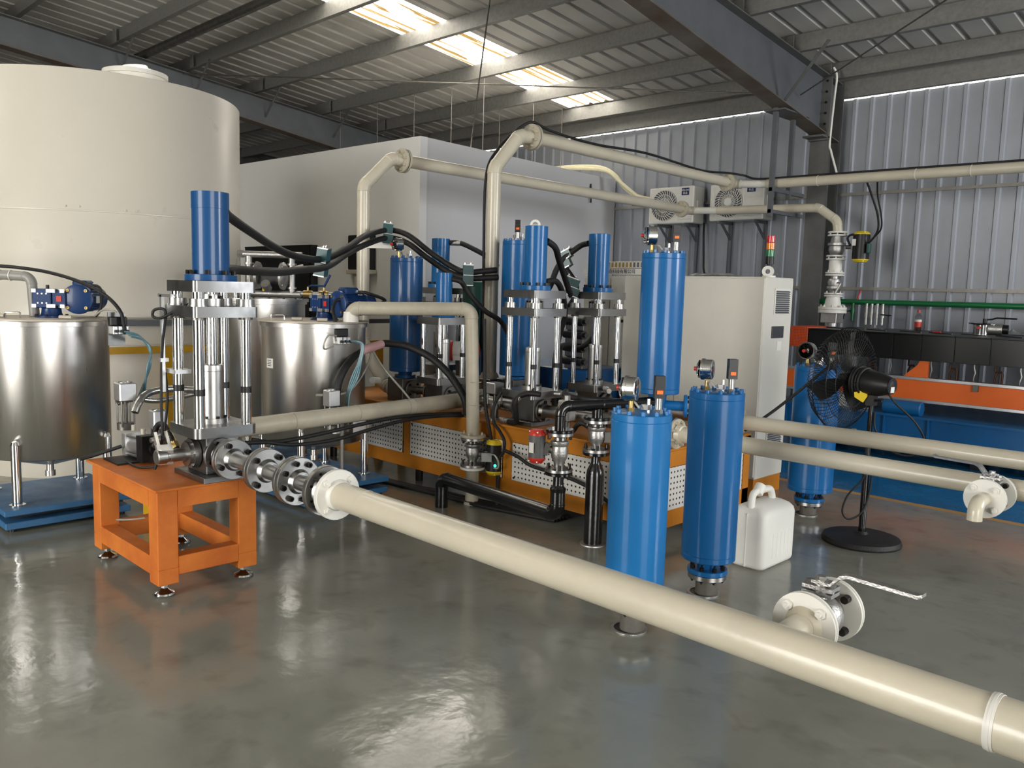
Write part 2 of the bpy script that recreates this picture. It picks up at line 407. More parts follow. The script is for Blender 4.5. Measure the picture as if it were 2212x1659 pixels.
# ================================================================== the building
struct('floor', G().box(-17, 6.6, -10.2, 10.4, -0.2, 0), 'floor')
struct('ground_outside', G().box(-60, 60, -60, 60, -0.5, -0.22), 'pvc_grey')
SL, Z0 = 0.1064, 4.20
def roofz(y): return Z0+SL*(10-y) if y > -6 else Z0+SL*16-SL*(-6-y)
def empty_struct(name):
    o = bpy.data.objects.new(name, None); COL.objects.link(o); o['kind'] = 'structure'; ORG[o.name] = V((0, 0, 0)); return o
# wall cladding: one sheet every 0.80 m, four raised ribs on each
def rib_profile(w, n, pitch, top, base, hgt):
    pr = [(0, 0)]
    for i in range(n):
        c = pitch*(i+.5); pr += [(c-base/2, 0), (c-top/2, hgt), (c+top/2, hgt), (c+base/2, 0)]
    return pr+[(w, 0)]
def wall_sheet_mesh(zt):
    g = G(); pr = rib_profile(.8, 4, .2, .036, .068, .03)
    for x, y in pr: g.v += [V((x, -y, 0)), V((x, -y, zt))]
    k = len(pr)
    for i in range(k-1): g.f.append((2*i, 2*i+2, 2*i+3, 2*i+1))
    return g
wr = empty_struct('wall_right')
_wm = {}
for i in range(28):
    x = -16.8+.8*i
    put('wall_sheet', unit(('wall_sheet', 3.843), lambda: wall_sheet_mesh(3.843), 'sheet'), (x, 10, 0), wr)
for z in (0.45, 1.63, 2.74):
    part('girt', G().box(-16.8, 5.6, 9.952, 9.972, z-.018, z+.018), 'galv', wr)
struct('wall_far', G().box(-17, -16.9, -10.1, 10.2, 0, 5.9), 'frame_steel')
struct('wall_left', G().box(-1.0, 6.5, -8.6, -8.5, 0, 5.6).box(-17, -5.8, -8.6, -8.5, 0, 5.6).box(-5.8, -1.0, -8.6, -8.5, 4.6, 5.6), 'frame_steel')
struct('wall_gable', G().box(6.4, 6.5, 9.65, 10.2, 0, 5.9).box(6.4, 6.5, -10, -2.6, 0, 5.9).box(6.4, 6.5, -2.6, 1.8, 3.4, 5.9).box(6.4, 6.5, 1.8, 6.95, 0, 5.9).box(6.4, 6.5, 6.95, 9.65, 3.95, 5.9).box(6.4, 6.5, 6.95, 9.65, 0, 1.65), 'frame_steel')
# roof: sheets 0.84 m wide with ribs down the slope, a translucent strip at x -8.5 .. -7.66
ce = empty_struct('ceiling')
def roof_sheet_mesh(y0, y1, w=.84):
    g = G(); pr = rib_profile(w, 3, w/3, .03, .07, -.034)
    for x, h in pr:
        g.v += [V((x, y0, roofz(y0)-h)), V((x, y1, roofz(y1)-h))]
    for i in range(len(pr)-1): g.f.append((2*i, 2*i+1, 2*i+3, 2*i+2))
    return g
SKY = 10
for i in range(27):
    x = -16.9+.84*i
    if i == SKY:
        for a, b in ((-5.9, -1.2), (-1.1, 3.6), (3.7, 9.66)):
            part('skylight', G().add(*(lambda q: ([v+V((x, 0, 0)) for v in q.v], q.f))(roof_sheet_mesh(a, b))), 'skylight', ce)
        part('roof_sheet', G().add(*(lambda q: ([v+V((x, 0, 0)) for v in q.v], q.f))(roof_sheet_mesh(9.66, 10.25))), 'roof_sheet', ce)
    else:
        put('roof_sheet', unit(('roof_sheet', 1), lambda: roof_sheet_mesh(-6, 10.25), 'roof_sheet'), (x, 0, 0), ce)
struct('roof_other_slope', G().add([(-17, -6, roofz(-6)), (6, -6, roofz(-6)), (6, -14, roofz(-14)), (-17, -14, roofz(-14))], [(0, 1, 2, 3)]), 'roof_sheet')
# cold-formed purlins along the building
def zsec(y, z, h=.195, f=.065, t=.006, sgn=1):
    # open Z section as a thin polygon ring in the YZ plane
    return [(0, y-f*sgn, z-h), (0, y, z-h), (0, y, z-t), (0, y+f*sgn, z-t), (0, y+f*sgn, z), (0, y-t*sgn, z), (0, y-t*sgn, z-h+t), (0, y-f*sgn, z-h+t)]
for i, y in enumerate((9.70, 8.75, 7.68, 6.5, 5.44, 4.4, 3.3, 2.2, 1.1, 0.0, -1.1, -2.2, -3.3, -4.4, -5.5)):
    g = G()
    g.prism(zsec(y, roofz(y)-.012), (-16.9, 0, 0), (5.7, 0, 0))
    if i < 6:
        for x in (-11.8, -4.5):
            g.box(x-.04, x+.04, y-.07, y-.058, roofz(y)-.2, roofz(y)-.03)
    o = struct('purlin_%d' % (i+1), g, 'purlin')
struct('trim_1', G().prism([(0, 9.86, 3.845), (0, 9.93, 3.845), (0, 9.93, 4.04), (0, 9.86, 4.04)], (-16.9, 0, 0), (5.7, 0, 0)), 'purlin')
struct('trim_2', G().box(-16.9, 5.7, 9.935, 9.95, 3.98, roofz(9.94)-.004), 'roof_sheet')
# tubular strut along the roof
struct('roof_strut', G().cyl((-16.9, 4.72, 4.52), (-4.6, 4.72, 4.52), .055), 'steel_dark')
# portal frames (column + tapered rafter)
def frame(x, name, zb0, zb1, depth_col):
    r = empty_struct(name)
    g = G(); t = .006
    y0, y1 = 9.85, -5.9
    def top(y): return roofz(y)-depth_col
    def bot(y):
        k = max(0.0, min(1.0, (9.8-y)/4.2)); return top(y)-(zb0*(1-k)+zb1*k)
    ys = [9.85, 9.4, 8.4, 7.4, 6.4, 5.6, 4.5, 2, -6]
    web = [(x, y, top(y)) for y in ys]+[(x, y, bot(y)) for y in reversed(ys)]
    g.prism([V(p) for p in web], (-t, 0, 0), (t, 0, 0)); part('rafter_web', g, 'grey_steel', r)
    for fn, nm in ((top, 'top_flange'), (bot, 'bottom_flange')):
        g = G()
        for a, b in zip(ys[:-1], ys[1:]):
            g.prism([V((x-.10, a, fn(a))), V((x-.10, b, fn(b))), V((x-.10, b, fn(b)-.012)), V((x-.10, a, fn(a)-.012))], (0, 0, 0), (.20, 0, 0))
        part(nm, g, 'flange_rust' if nm[0] == 'b' else 'frame_steel', r)
    c = G(); zt = top(9.7)
    c.box(x-.12, x+.12, 9.55, 9.562, 0, bot(9.55)+.02).box(x-.12, x+.12, 9.84, 9.852, 0, zt).box(x-.005, x+.005, 9.56, 9.845, 0, zt-.02)
    part('column', c, 'frame_steel', r)
    e = G().box(x-.12, x+.12, 9.50, 9.53, bot(9.5)-.08, zt+.0).box(x-.12, x+.12, 9.35, 9.56, bot(9.5)-.06, bot(9.5)-.04)
    part('end_plate', e, 'frame_steel', r)
    for k in range(5):
        for sx in (-.07, .07):
            bolt(r, (x+sx, 9.50, bot(9.5)+.1+k*.12), (0, -1, 0), .014, .014, 'black_bolt', hexh=True)
    return r
f1 = frame(-4.5, 'portal_frame_near', .66, .42, .21)
f2 = frame(-11.8, 'portal_frame_far', .50, .36, .32)
for x, y0 in ((-11.8, 5.4), (-11.8, 6.5), (-11.8, 7.7), (-11.8, 4.4)):
    part('fly_brace', G().obox(((x+.25), y0, roofz(y0)-.38), (.5, 0, .42), .03, .005, .66), 'frame_steel', f2)
part('fly_brace', G().obox((-4.15, 8.36, 3.80), (.613, -.311, .47), .04, .006, .84), 'frame_steel', f1)
part('fly_brace', G().obox((-4.9, 8.0, 4.0), (-.6, -.2, .3), .03, .006, .7), 'frame_steel', f1)
# round tie rods
for i, (a, b) in enumerate((((-5.9, 5.6, 4.55), (-7.60, 6.88, 3.175)), ((-11.7, 5.2, 4.35), (-4.6, 8.4, 3.66)), ((-11.6, 6.2, 4.45), (-13.5, 4.2, 4.6)), ((-4.45, 8.9, 3.72), (-1.0, 7.0, 4.45)))):
    solo('tie_rod', G().cyl(a, b, .008, n=8), 'steel_dark', ['thin steel tie rod slanting down behind the white room', 'long thin tie rod under the roof, running to the near rafter', 'thin brace rod crossing above the big white tank', 'thin rod under the roof right of the near rafter'][i], 'rod')
for i, (x, y) in enumerate(((-11.75, 7.8), (-10.75, 7.8), (-9.85, 7.8), (-9.0, 7.78), (-8.35, 7.78), (-9.3, 9.0), (-7.95, 8.9), (-8.6, 9.0))):
    solo('suspension_wire', G().cyl((x, y, 3.14), (x, y, roofz(y)-.05), .004, n=6), 'galv', ('first', 'second', 'third', 'fourth', 'fifth', 'sixth, shorter', 'seventh', 'eighth, rear')[i]+' suspension wire from the left above the white room', 'wire', 'suspension wires above the white room')
# insulated white room
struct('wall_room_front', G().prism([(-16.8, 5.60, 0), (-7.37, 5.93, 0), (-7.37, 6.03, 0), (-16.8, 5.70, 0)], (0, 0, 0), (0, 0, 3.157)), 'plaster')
struct('wall_room_side', G().prism([(-7.37, 5.93, 0), (-7.80, 9.97, 0), (-7.90, 9.97, 0), (-7.47, 6.03, 0)], (0, 0, 0), (0, 0, 3.157)), 'plaster_side_shaded')
struct('room_ceiling', G().prism([(-16.8, 5.72, 3.1), (-7.47, 6.03, 3.1), (-7.9, 9.97, 3.1), (-16.8, 9.9, 3.1)], (0, 0, 0), (0, 0, .05)), 'plaster')
w1 = struct('window_1', G().box(-11.0, -9.33, 5.74, 5.845, 1.02, 1.98), 'black_panel')
part('window_frame', G().box(-11.03, -9.30, 5.75, 5.83, 1.98, 2.0).box(-9.34, -9.31, 5.75, 5.85, 1.0, 2.0).box(-11.03, -9.30, 5.75, 5.85, .98, 1.02), 'black_plastic', w1)

# ================================================================== big white tank, scales, mixing tanks
bt = thing('storage_tank', 'huge cream-white cylindrical tank filling the upper left', 'tank', (-7.62, 2.66, 0))
part('shell', G().lathe((-7.62, 2.66, 0), (0, 0, 1), [(0, 1.128), (2.99, 1.128), (3.0, 1.12), (3.0, 0.02)], 128), 'tank_paint', bt, ang=50)
part('weld_seam', G().lathe((-7.62, 2.66, 1.985), (0, 0, 1), [(0, 1.128), (.004, 1.1315), (.010, 1.1315), (.014, 1.128)], 128, cap=False), 'tank_paint', bt)
part('weld_seam', G().lathe((-7.62, 2.66, 1.00), (0, 0, 1), [(0, 1.128), (.004, 1.1315), (.010, 1.1315), (.014, 1.128)], 128, cap=False), 'tank_paint', bt)
mh = part('manhole', G().lathe((-7.37, 2.87, 2.99), (0, 0, 1), [(0, .235), (.19, .235), (.19, .255), (.225, .255), (.23, .24), (.23, .01)], 40), 'white_paint', bt)
part('handle', G().tube(spline([(-7.42, 2.79, 3.21), (-7.42, 2.79, 3.265), (-7.39, 2.84, 3.28), (-7.33, 2.91, 3.28), (-7.30, 2.94, 3.265), (-7.30, 2.94, 3.21)], 4), .011, 8), 'white_paint', mh)
part('lug', G().prism([(-7.33, 2.42, 2.98), (-7.30, 2.45, 2.98), (-7.29, 2.47, 3.09), (-7.305, 2.455, 3.09)], (0, 0, 0), (.01, -.01, 0)), 'white_paint', bt)
for k, (a, z) in enumerate(((-2.0, 2.03), (-1.9, 2.03), (-1.45, 2.02), (-1.37, 2.02), (-1.1, 2.01), (-1.03, 2.01))):
    a = a+.9; p = V((-7.62+1.128*math.cos(a), 2.66+1.128*math.sin(a), z)); part('stud', G().cyl(p, p+V((math.cos(a), math.sin(a), 0))*.008, .008, n=8), 'tank_paint', bt)

def floor_scale(x0, x1, y0, y1, label, zt=.135):
    r = thing('platform_scale', label, 'scale', ((x0+x1)/2, (y0+y1)/2, 0), 'blue platform scales')
    part('platform', G().box(x0, x1, y0, y1, zt-.035, zt, .004), 'scale_blue', r)
    part('load_frame', G().box(x0+.04, x1-.04, y0+.04, y1-.04, zt-.055, zt-.036), 'black_panel', r)
    part('base_frame', G().box(x0+.005, x1-.005, y0+.005, y1-.005, .02, .02+.04, .004), 'scale_blue', r)
    for sx in (x0+.05, x1-.05):
        for sy in (y0+.05, y1-.05): part('foot', G().cyl((sx, sy, 0), (sx, sy, .022), .022, n=12), 'black_plastic', r)
floor_scale(-6.16, -5.40, 1.30, 2.02, 'blue platform scale under the leftmost steel tank')
floor_scale(-5.56, -4.78, 2.90, 3.60, 'blue platform scale under the middle steel tank beside the orange skid')
floor_scale(-6.42, -5.76, 2.98, 3.66, 'blue platform scale under the rear steel tank')

def mixing_tank(cx, cy, r, zb, zt, label, legs=.26, scale_z=.135, lidh=.03):
    t = thing('steel_tank', label, 'tank', (cx, cy, scale_z), 'stainless tanks on scales')
    part('body', G().lathe((cx, cy, zb), (0, 0, 1), [(0, r-.004), (.004, r), (zt-zb-.03, r), (zt-zb-.03, r+.001)], 96), 'stainless', t, ang=50)
    part('rim', G().lathe((cx, cy, zt-.045), (0, 0, 1), [(0, r), (.002, r+.014), (.03, r+.014), (.032, r)], 96, cap=False), 'stainless', t)
    part('cone', G().lathe((cx, cy, zb+.001), (0, 0, -1), [(0, r-.004), (.085, .05), (.085, .022), (.13, .022), (.13, .03), (.165, .03)], 48), 'stainless', t, ang=40)
    for sx in (-1, 1):
        for sy in (-1, 1):
            x, y = cx+sx*legs, cy+sy*legs
            g = G().cyl((x, y, scale_z), (x, y, zb+.10), .027, n=20).cyl((x, y, scale_z), (x, y, scale_z+.006), .045, n=20)
            g.lathe((x, y, zb+.10), (0, 0, 1), [(0, .027), (.02, .02), (.028, .004)], 20)
            part('leg', g, 'chrome', t)
    return t
def lid(t, cx, cy, r, zt, hx, hy, ang):
    l = part('lid', G().lathe((cx, cy, zt-.012), (0, 0, 1), [(0, r+.025), (.010, r+.025), (.012, r+.022), (.012, .005)], 96), 'lid_matt', t)
    ca, sa = math.cos(ang), math.sin(ang)
    p = [(-.045, 0), (-.045, .032), (.045, .032), (.045, 0)]
    part('handle', G().tube([(hx+u*ca, hy+u*sa, zt+w) for u, w in ((-.045, 0), (-.045, .03), (-.04, .035), (.04, .035), (.045, .03), (.045, 0))], .005, 8), 'chrome', l)
    return l
tl = mixing_tank(-5.78, 1.66, .36, .40, 1.25, 'leftmost stainless mixing tank with a dark blue gear motor on its lid')
ll = lid(tl, -5.78, 1.66, .36, 1.25, -5.66, 1.45, .8)
part('hinge_pin', G().cyl((-5.72, 1.42, 1.262), (-5.78, 1.36, 1.262), .012, n=12).cyl((-5.50, 1.66, 1.262), (-5.44, 1.71, 1.262), .012, n=12), 'lid_matt', ll)
tr = mixing_tank(-5.22, 3.25, .365, .395, 1.25, 'middle stainless mixing tank with a paper label on its side')
lr = lid(tr, -5.22, 3.25, .365, 1.25, -5.25, 2.98, .8)
part('hinge_pin', G().cyl((-5.13, 3.02, 1.262), (-5.08, 3.07, 1.262), .012, n=12).cyl((-4.97, 3.12, 1.262), (-4.92, 3.17, 1.262), .012, n=12), 'lid_matt', lr)
def on_cyl(cx, cy, r, a0, a1, z0, z1, n=6):
    g = G()
    for i in range(n+1):
        a = a0+(a1-a0)*i/n
        for rr in (r+.0005, r+.0025):
            for z in (z0, z1): g.v.append(V((cx+rr*math.cos(a), cy+rr*math.sin(a), z)))
    for i in range(n):
        k = 4*i; g.f += [(k+2, k+6, k+7, k+3), (k, k+1, k+5, k+4), (k+1, k+3, k+7, k+5), (k, k+4, k+6, k+2)]
    g.f += [(0, 2, 3, 1), (4*n, 4*n+1, 4*n+3, 4*n+2)]
    return g
AV = math.atan2(-3.25, 5.22)
la = part('label', on_cyl(-5.22, 3.25, .365, AV-1.04, AV-.84, .922, .988), 'paper', tr, label='small white paper label')
for k in range(4): part('print', on_cyl(-5.22, 3.25, .3675, AV-1.0+.01*(k % 2), AV-.89, .972-.012*k, .976-.012*k, 3), 'ink', la)
tb = mixing_tank(-6.05, 3.28, .345, .45, 1.385, 'rear stainless tank carrying a diaphragm pump, half hidden by the press', legs=.24)
part('top_flange', G().lathe((-6.05, 3.28, 1.362), (0, 0, 1), [(0, .375), (.022, .375), (.022, .01)], 80), 'stainless', tb)
for p in circle((-6.05, 3.28, 1.384), (0, 0, 1), .36, 20): bolt(tb, p, (0, 0, 1), .009, .01, 'black_bolt', hexh=True)

def gear_motor(cx, cy, zt, label, rot):
    m = thing('gear_motor', label, 'motor', (cx, cy, zt), 'blue gear motors on the tank lids')
    part('pedestal', G().lathe((cx, cy, zt), (0, 0, 1), [(0, .098), (.010, .098), (.010, .066), (.03, .058), (.055, .055), (.062, .062)], 28), 'blue_motor', m)
    for p in circle((cx, cy, zt+.010), (0, 0, 1), .085, 6): bolt(m, p, (0, 0, 1), .009, .010)
    z0, z1 = zt+.06, zt+.178; y0, y1 = cy-.06, cy+.06
    b = part('gearbox', G().box(cx-.09, cx+.02, y0, y1, z0, z1, .005).box(cx+.022, cx+.10, y0+.01, y1, z0+.008, z1-.008, .005), 'blue_motor', m)
    for x in (cx-.078, cx+.008, cx+.034, cx+.088):
        for z in (z0+.012, z1-.012): part('lug', G().box(x-.013, x+.013, y0-.004, y0+.012, z-.011, z+.011), 'alu', b)
    for x in (cx-.055, cx-.03, cx-.005):
        for z in (z0+.03, z1-.03): bolt(b, (x, y0, z), (0, -1, 0), .005, .003, 'alu')
    part('badge', G().box(cx+.05, cx+.08, y0+.005, y0+.009, z0+.04, z1-.042), 'red', b)
    part('breather', G().cyl((cx-.02, cy, z1), (cx-.02, cy, z1+.024), .010, n=12), 'black_plastic', m)
    xm, zc = cx+.165, zt+.118
    part('adapter', G().box(cx+.09, xm, cy-.03, cy+.05, zc-.05, zc+.05, .01), 'blue_motor', m)
    f = part('motor_flange', G().lathe((xm, cy-.035, zc), (0, 1, 0), [(0, .075), (.006, .092), (.024, .095), (.03, .088)], 40), 'blue_motor', m)
    for p in circle((xm, cy-.030, zc), (0, -1, 0), .076, 4, .78): bolt(f, p, (0, -1, 0), .010, .010, 'brass')
    b2 = part('motor_body', G().lathe((xm, cy-.01, zc), (0, 1, 0), [(0, .072), (.20, .072), (.205, .080), (.285, .080), (.295, .066)], 36), 'blue_motor', m)
    g = G()
    for i in range(28):
        th = 2*math.pi*i/28
        if 1.1 < th < 2.05: continue
        g.obox((xm+.075*math.cos(th), cy+.09, zc+.075*math.sin(th)), (0, 1, 0), .004, .016, .19, up=(math.cos(th), 0, math.sin(th)))
    part('fins', g, 'blue_motor', b2)
    part('terminal_box', G().box(xm-.045, xm+.045, cy+.01, cy+.14, zc+.062, zc+.118, .012), 'blue_motor', m)
    part('cable_gland', G().cyl((xm+.04, cy+.11, zc+.088), (xm+.072, cy+.11, zc+.088), .012, n=12), 'alu', m)
    part('nameplate', G().box(xm+.082, xm+.086, cy+.06, cy+.11, zc-.025, zc+.02), 'paper', b2)
    m.rotation_euler = (0, 0, math.radians(rot)); return m
gear_motor(-5.765, 1.695, 1.25, 'dark blue gear motor on the leftmost steel tank', 52)
gear_motor(-5.16, 3.30, 1.25, 'dark blue gear motor on the middle steel tank, beside a white pipe', 8)
# grey vent pipe at the left tank, with its cable
gp = thing('vent_pipe', 'grey plastic pipe bending down onto the leftmost tank lid', 'pipe', (-5.89, 1.64, 1.25))
pipe_run(gp, [(-6.6, .95, 1.535), (-5.925, 1.63, 1.50), (-5.90, 1.635, 1.25)], .030, 'pvc_grey', .05)
for t in (.05, .12, .2):
    p = V((-5.925, 1.63, 1.50)).lerp(V((-6.6, .95, 1.535)), t+.08); part('cable_tie', G().ring(p, (-.69, -.70, .03), .031, .034, .006, 16), 'white_paint', gp)
hose('power_cable', [(-6.6, .97, 1.575), (-6.143, 1.45, 1.565), (-5.96, 1.622, 1.55), (-5.72, 1.711, 1.521), (-5.483, 1.795, 1.469), (-5.322, 1.871, 1.395), (-5.218, 1.91, 1.31), (-5.194, 1.921, 1.233), (-5.19, 1.93, 1.17)], .011, 'black_rubber', 'black cable sweeping over the leftmost tank', 'cable')
hose('motor_cable', [(-5.70, 1.88, 1.455), (-5.63, 1.93, 1.45), (-5.57, 1.93, 1.40), (-5.54, 1.91, 1.31), (-5.55, 1.88, 1.262)], .009, 'black_rubber', 'short black cable dropping from the left gear motor', 'cable')
hose('motor_cable', [(-4.93, 3.43, 1.456), (-4.88, 3.47, 1.45), (-4.93, 3.66, 1.40), (-4.90, 3.50, 1.36), (-4.93, 3.36, 1.37), (-4.96, 3.28, 1.40), (-4.93, 3.22, 1.34), (-4.87, 3.20, 1.25), (-4.845, 3.20, 1.12)], .012, 'black_rubber', 'black cable looping beside the middle tank gear motor', 'cable')
hose('air_line', [(-5.47, 1.85, 1.27), (-5.40, 1.88, 1.31), (-5.31, 1.92, 1.30), (-5.27, 1.94, 1.22), (-5.26, 1.94, 1.16)], .006, 'tube_clear', 'clear air tube curving at the rim of the leftmost tank', 'tube')
# valve islands clamped to the tank rims
def valve_island(c, label, sx):
    r = thing('valve_island', label, 'valve', (c[0], c[1], c[2]-.08), 'pneumatic valve blocks')
    x, y, z = c
    part('mounting_plate', G().box(x-.05, x-.04, y-.05, y+.05, z-.10, z+.10), 'steel_plate', r)
    for k in range(3): part('solenoid', G().box(x-.04, x+.03, y-.045+.032*k, y-.018+.032*k, z-.03, z+.02, .003), 'alu', r)
    part('coil', G().box(x-.035, x+.0, y-.05, y+.05, z+.02, z+.075, .006), 'black_plastic', r)
    for k in range(3): part('fitting', G().cyl((x+.03, y-.03+.032*k, z-.01), (x+.05, y-.03+.032*k, z-.01), .009, n=10), 'black_plastic', r)
valve_island((-5.225, 1.905, 1.20), 'small valve block with pale tubes on the rim of the leftmost tank', 1)
valve_island((-4.835, 3.235, 1.13), 'valve block with pale blue tubes on the side of the middle tank', 1)
for i in range(4):
    o = .010*i
    hose('air_tube', [(-5.174+o, 1.914+o, 1.189-o), (-5.159, 1.995+o, 1.163-o), (-5.158+o, 2.054, 1.077), (-5.142+o, 2.054-o, .979), (-5.161+o, 2.017, .865), (-5.17+o, 1.985+o, .78)], .006, 'tube_blue', 'pale blue air tube in the bundle left of the press', 'tube', 'pale blue tubes by the leftmost tank', n=8)
    hose('air_tube', [(-4.785+o, 3.266+o, 1.125), (-4.738+o, 3.32, 1.099), (-4.738+o, 3.302, .988), (-4.761+o, 3.262+o, .877), (-4.773+o, 3.233, .765), (-4.765+o, 3.221, .639)], .006, 'tube_blue', 'pale blue air tube in the bundle on the middle tank', 'tube', 'pale blue tubes on the middle tank', n=8)
hose('air_tube', [(-4.80, 3.16, 1.16), (-4.72, 3.05, 1.17), (-4.68, 2.99, 1.12), (-4.72, 3.02, 1.08), (-4.80, 3.14, 1.09)], .006, 'tube_clear', 'clear tube loop sticking out left of the middle tank valve block', 'tube', n=8)
# cylinder-shaped air actuators beside the tanks
def air_block(x, y, z0, z1, label, w=.075, rod=True):
    r = thing('air_actuator', label, 'actuator', (x, y, z0), 'square air cylinders')
    part('barrel', G().box(x-w/2, x+w/2, y-w/2, y+w/2, z1-.11, z1, .006), 'alu', r)
    part('bore_ring', G().ring((x, y, z1), (0, 0, 1), w*.28, w*.40, .004, 24), 'steel', r)
    for sx in (-1, 1):
        for sy in (-1, 1): part('stay', G().cyl((x+sx*w*.36, y+sy*w*.36, z0+.02), (x+sx*w*.36, y+sy*w*.36, z1-.11), .006, n=8), 'steel', r)
    part('valve_body', G().cyl((x, y, z0), (x, y, z0+.04), w*.5, n=20).cyl((x, y, z0+.04), (x, y, z1-.11), .012, n=10), 'steel_dark', r)
air_block(-5.14, 1.90, .60, .885, 'square air cylinder right behind the leftmost tank', .10)
air_block(-4.86, 1.98, .532, .745, 'square air cylinder standing on the orange table', .085)
air_block(-4.70, 2.22, .56, .765, 'square air cylinder just behind the press on the orange table', .085)
air_block(-4.76, 3.10, .52, .80, 'chrome air cylinder under the pale tubes at the middle tank', .085)
# compact air cylinder below the middle tank
r = thing('compact_cylinder', 'white square air cylinder with round cap below the middle tank', 'actuator', (-4.72, 3.30, .50))
part('housing', G().obox((-4.70, 3.30, .55), (.75, .66, 0), .10, .10, .09, up=(0, 0, 1)), 'alu', r)
part('cap', G().cyl((-4.667, 3.329, .55), (-4.655, 3.34, .55), .038, n=28), 'plug', r)
for a, b in ((-1, -1), (1, -1), (1, 1), (-1, 1)): bolt(r, V((-4.666, 3.33, .55))+V((-.66, .75, 0))*.038*a+V((0, 0, .038*b)), (.75, .66, 0), .008, .006)
part('valve_block', G().obox((-4.80, 3.22, .56), (.75, .66, 0), .07, .11, .10, up=(0, 0, 1)).cyl((-4.77, 3.245, .55), (-4.73, 3.28, .55), .02), 'steel_dark', r)
part('elbow_fitting', G().tube(spline([(-4.92, 3.06, .60), (-4.92, 3.05, .565), (-4.90, 3.08, .555), (-4.86, 3.13, .555)], 5), .016, 12), 'cast', r)
# diaphragm pump on the rear tank
x, y, z = -6.03, 3.36, 1.56
d = V((.70, .71, 0)); p = V((x, y, z))
r = thing('diaphragm_pump', 'stainless diaphragm pump with round chambers on top of the rear tank', 'pump', (x, y, 1.385))
part('centre_block', G().obox(p, d, .11, .13, .20, up=(0, 0, 1)), 'black_plastic', r)
for s in (-1, 1):
    c = p+d*s*.085
    ch = part('chamber', G().lathe(c, d*s, [(0, .105), (.02, .11), (.03, .10), (.055, .06), (.065, .02)], 32), 'cast', r)
    for q in circle(c+d*s*.02, d*s, .1, 8): bolt(ch, q, d*s, .008, .012, 'steel')
    e = p+d*s*.17
    part('riser', G().cyl(e+V((0, 0, -.15)), e+V((0, 0, .15)), .024, n=16).cyl(e+V((0, 0, .085)), e+V((0, 0, .10)), .036, n=16).cyl(e+V((0, 0, -.10)), e+V((0, 0, -.085)), .036, n=16), 'cast', r)
part('top_manifold', G().cyl(p+d*-.24+V((0, 0, .165)), p+d*.25+V((0, 0, .165)), .026, n=18).cyl(p+d*-.255+V((0, 0, .165)), p+d*-.215+V((0, 0, .165)), .034, n=6), 'cast', r)
part('bottom_manifold', G().cyl(p+d*-.22+V((0, 0, -.14)), p+d*.24+V((0, 0, -.14)), .026, n=18), 'cast', r)
part('muffler', G().cyl(p+V((.03, -.02, .03))+d*.08, p+d*.26+V((.03, -.02, .085)), .014, n=12), 'plug', r)
part('silencer', G().cyl(p+V((.10, -.10, -.06)), p+V((.06, -.06, -.10)), .035, n=16), 'cast', r)
part('tag', G().box(x+.05, x+.08, y-.10, y-.097, z-.12, z-.09), 'yellow_bright', r)
r = thing('ball_valve_pair', 'two small ball valves with blue levers on the rear tank pump line', 'valve', (-5.74, 3.62, 1.385))
q0, q1 = p+d*.24+V((0, 0, -.135)), p+d*.52+V((0, 0, -.135))
part('pipe', G().tube(spline([q0, q0.lerp(q1, .5), q1, q1+d*.03+V((0, 0, -.02)), q1+d*.035+V((0, 0, -.06))], 5), .018, 12), 'cast', r)
for t in (.2, .65):
    c = q0.lerp(q1, t); part('valve_body', G().cyl(c-d*.035, c+d*.035, .027, n=16).cyl(c, c+V((0, 0, .055)), .008, n=8), 'brass', r)
c = q0.lerp(q1, .2)+V((0, 0, .055)); part('lever', G().tube([c, c+d*.03+V((0, 0, .012)), c+d*.12+V((0, 0, .012))], .007, 8), 'blue_motor', r)
c = q0.lerp(q1, .65)+V((0, 0, .055)); part('lever', G().tube([c, c+d*.01+V((0, 0, .02)), c+d*.05+V((0, 0, .10))], .010, 8), 'blue_motor', r)
hose('braided_hose', [(-6.10, 3.10, 1.385), (-6.10, 3.10, 1.46), (-6.11, 3.07, 1.53), (-6.18, 3.0, 1.58), (-6.26, 2.92, 1.56)], .022, 'chrome', 'braided steel hose arching behind the tall blue cylinder', 'hose')
# guard rail around the big tank
gr = thing('guard_rail', 'yellow steel rail frame in front of the big white tank', 'rail', (-6.44, 3.5, 0))
part('rail', G().box(-6.465, -6.415, 2.1, 3.02, .945, .995).box(-6.465, -6.415, 3.7, 5.0, .945, .995), 'yellow', gr)
for y in (2.70, 4.72): part('post', G().box(-6.465, -6.415, y-.03, y+.03, 0, .945), 'yellow', gr)
part('post', G().box(-6.465, -6.415, 4.97, 5.03, 0, .995), 'yellow', gr)
cb = thing('cable_tray', 'dark grey horizontal bar carrying white cables behind the press', 'tray', (-6.42, 3.5, 1.15))
part('bar', G().box(-6.47, -6.41, 1.95, 5.3, 1.155, 1.195), 'grey_steel', cb)
part('cable', G().tube([(-6.42, 1.95, 1.205), (-6.42, 2.4, 1.207), (-6.42, 2.7, 1.215), (-6.42, 2.85, 1.22)], .008, 8).tube([(-6.44, 1.95, 1.213), (-6.44, 2.5, 1.209), (-6.44, 3.0, 1.21)], .007, 8), 'tube_clear', cb)
yb = thing('junction_box', 'yellow box on the floor seen through the orange table', 'box', (-5.0, 1.98, 0))
part('case', G().box(-5.12, -4.90, 1.98, 2.10, .04, .24, .005), 'yellow', yb)
part('stand', G().box(-5.11, -4.91, 2.0, 2.08, 0, .04), 'steel_dark', yb)
for zz in (.07, .21):
    bolt(yb, (-4.90, 2.0, zz), (1, 0, 0), .008, .004)

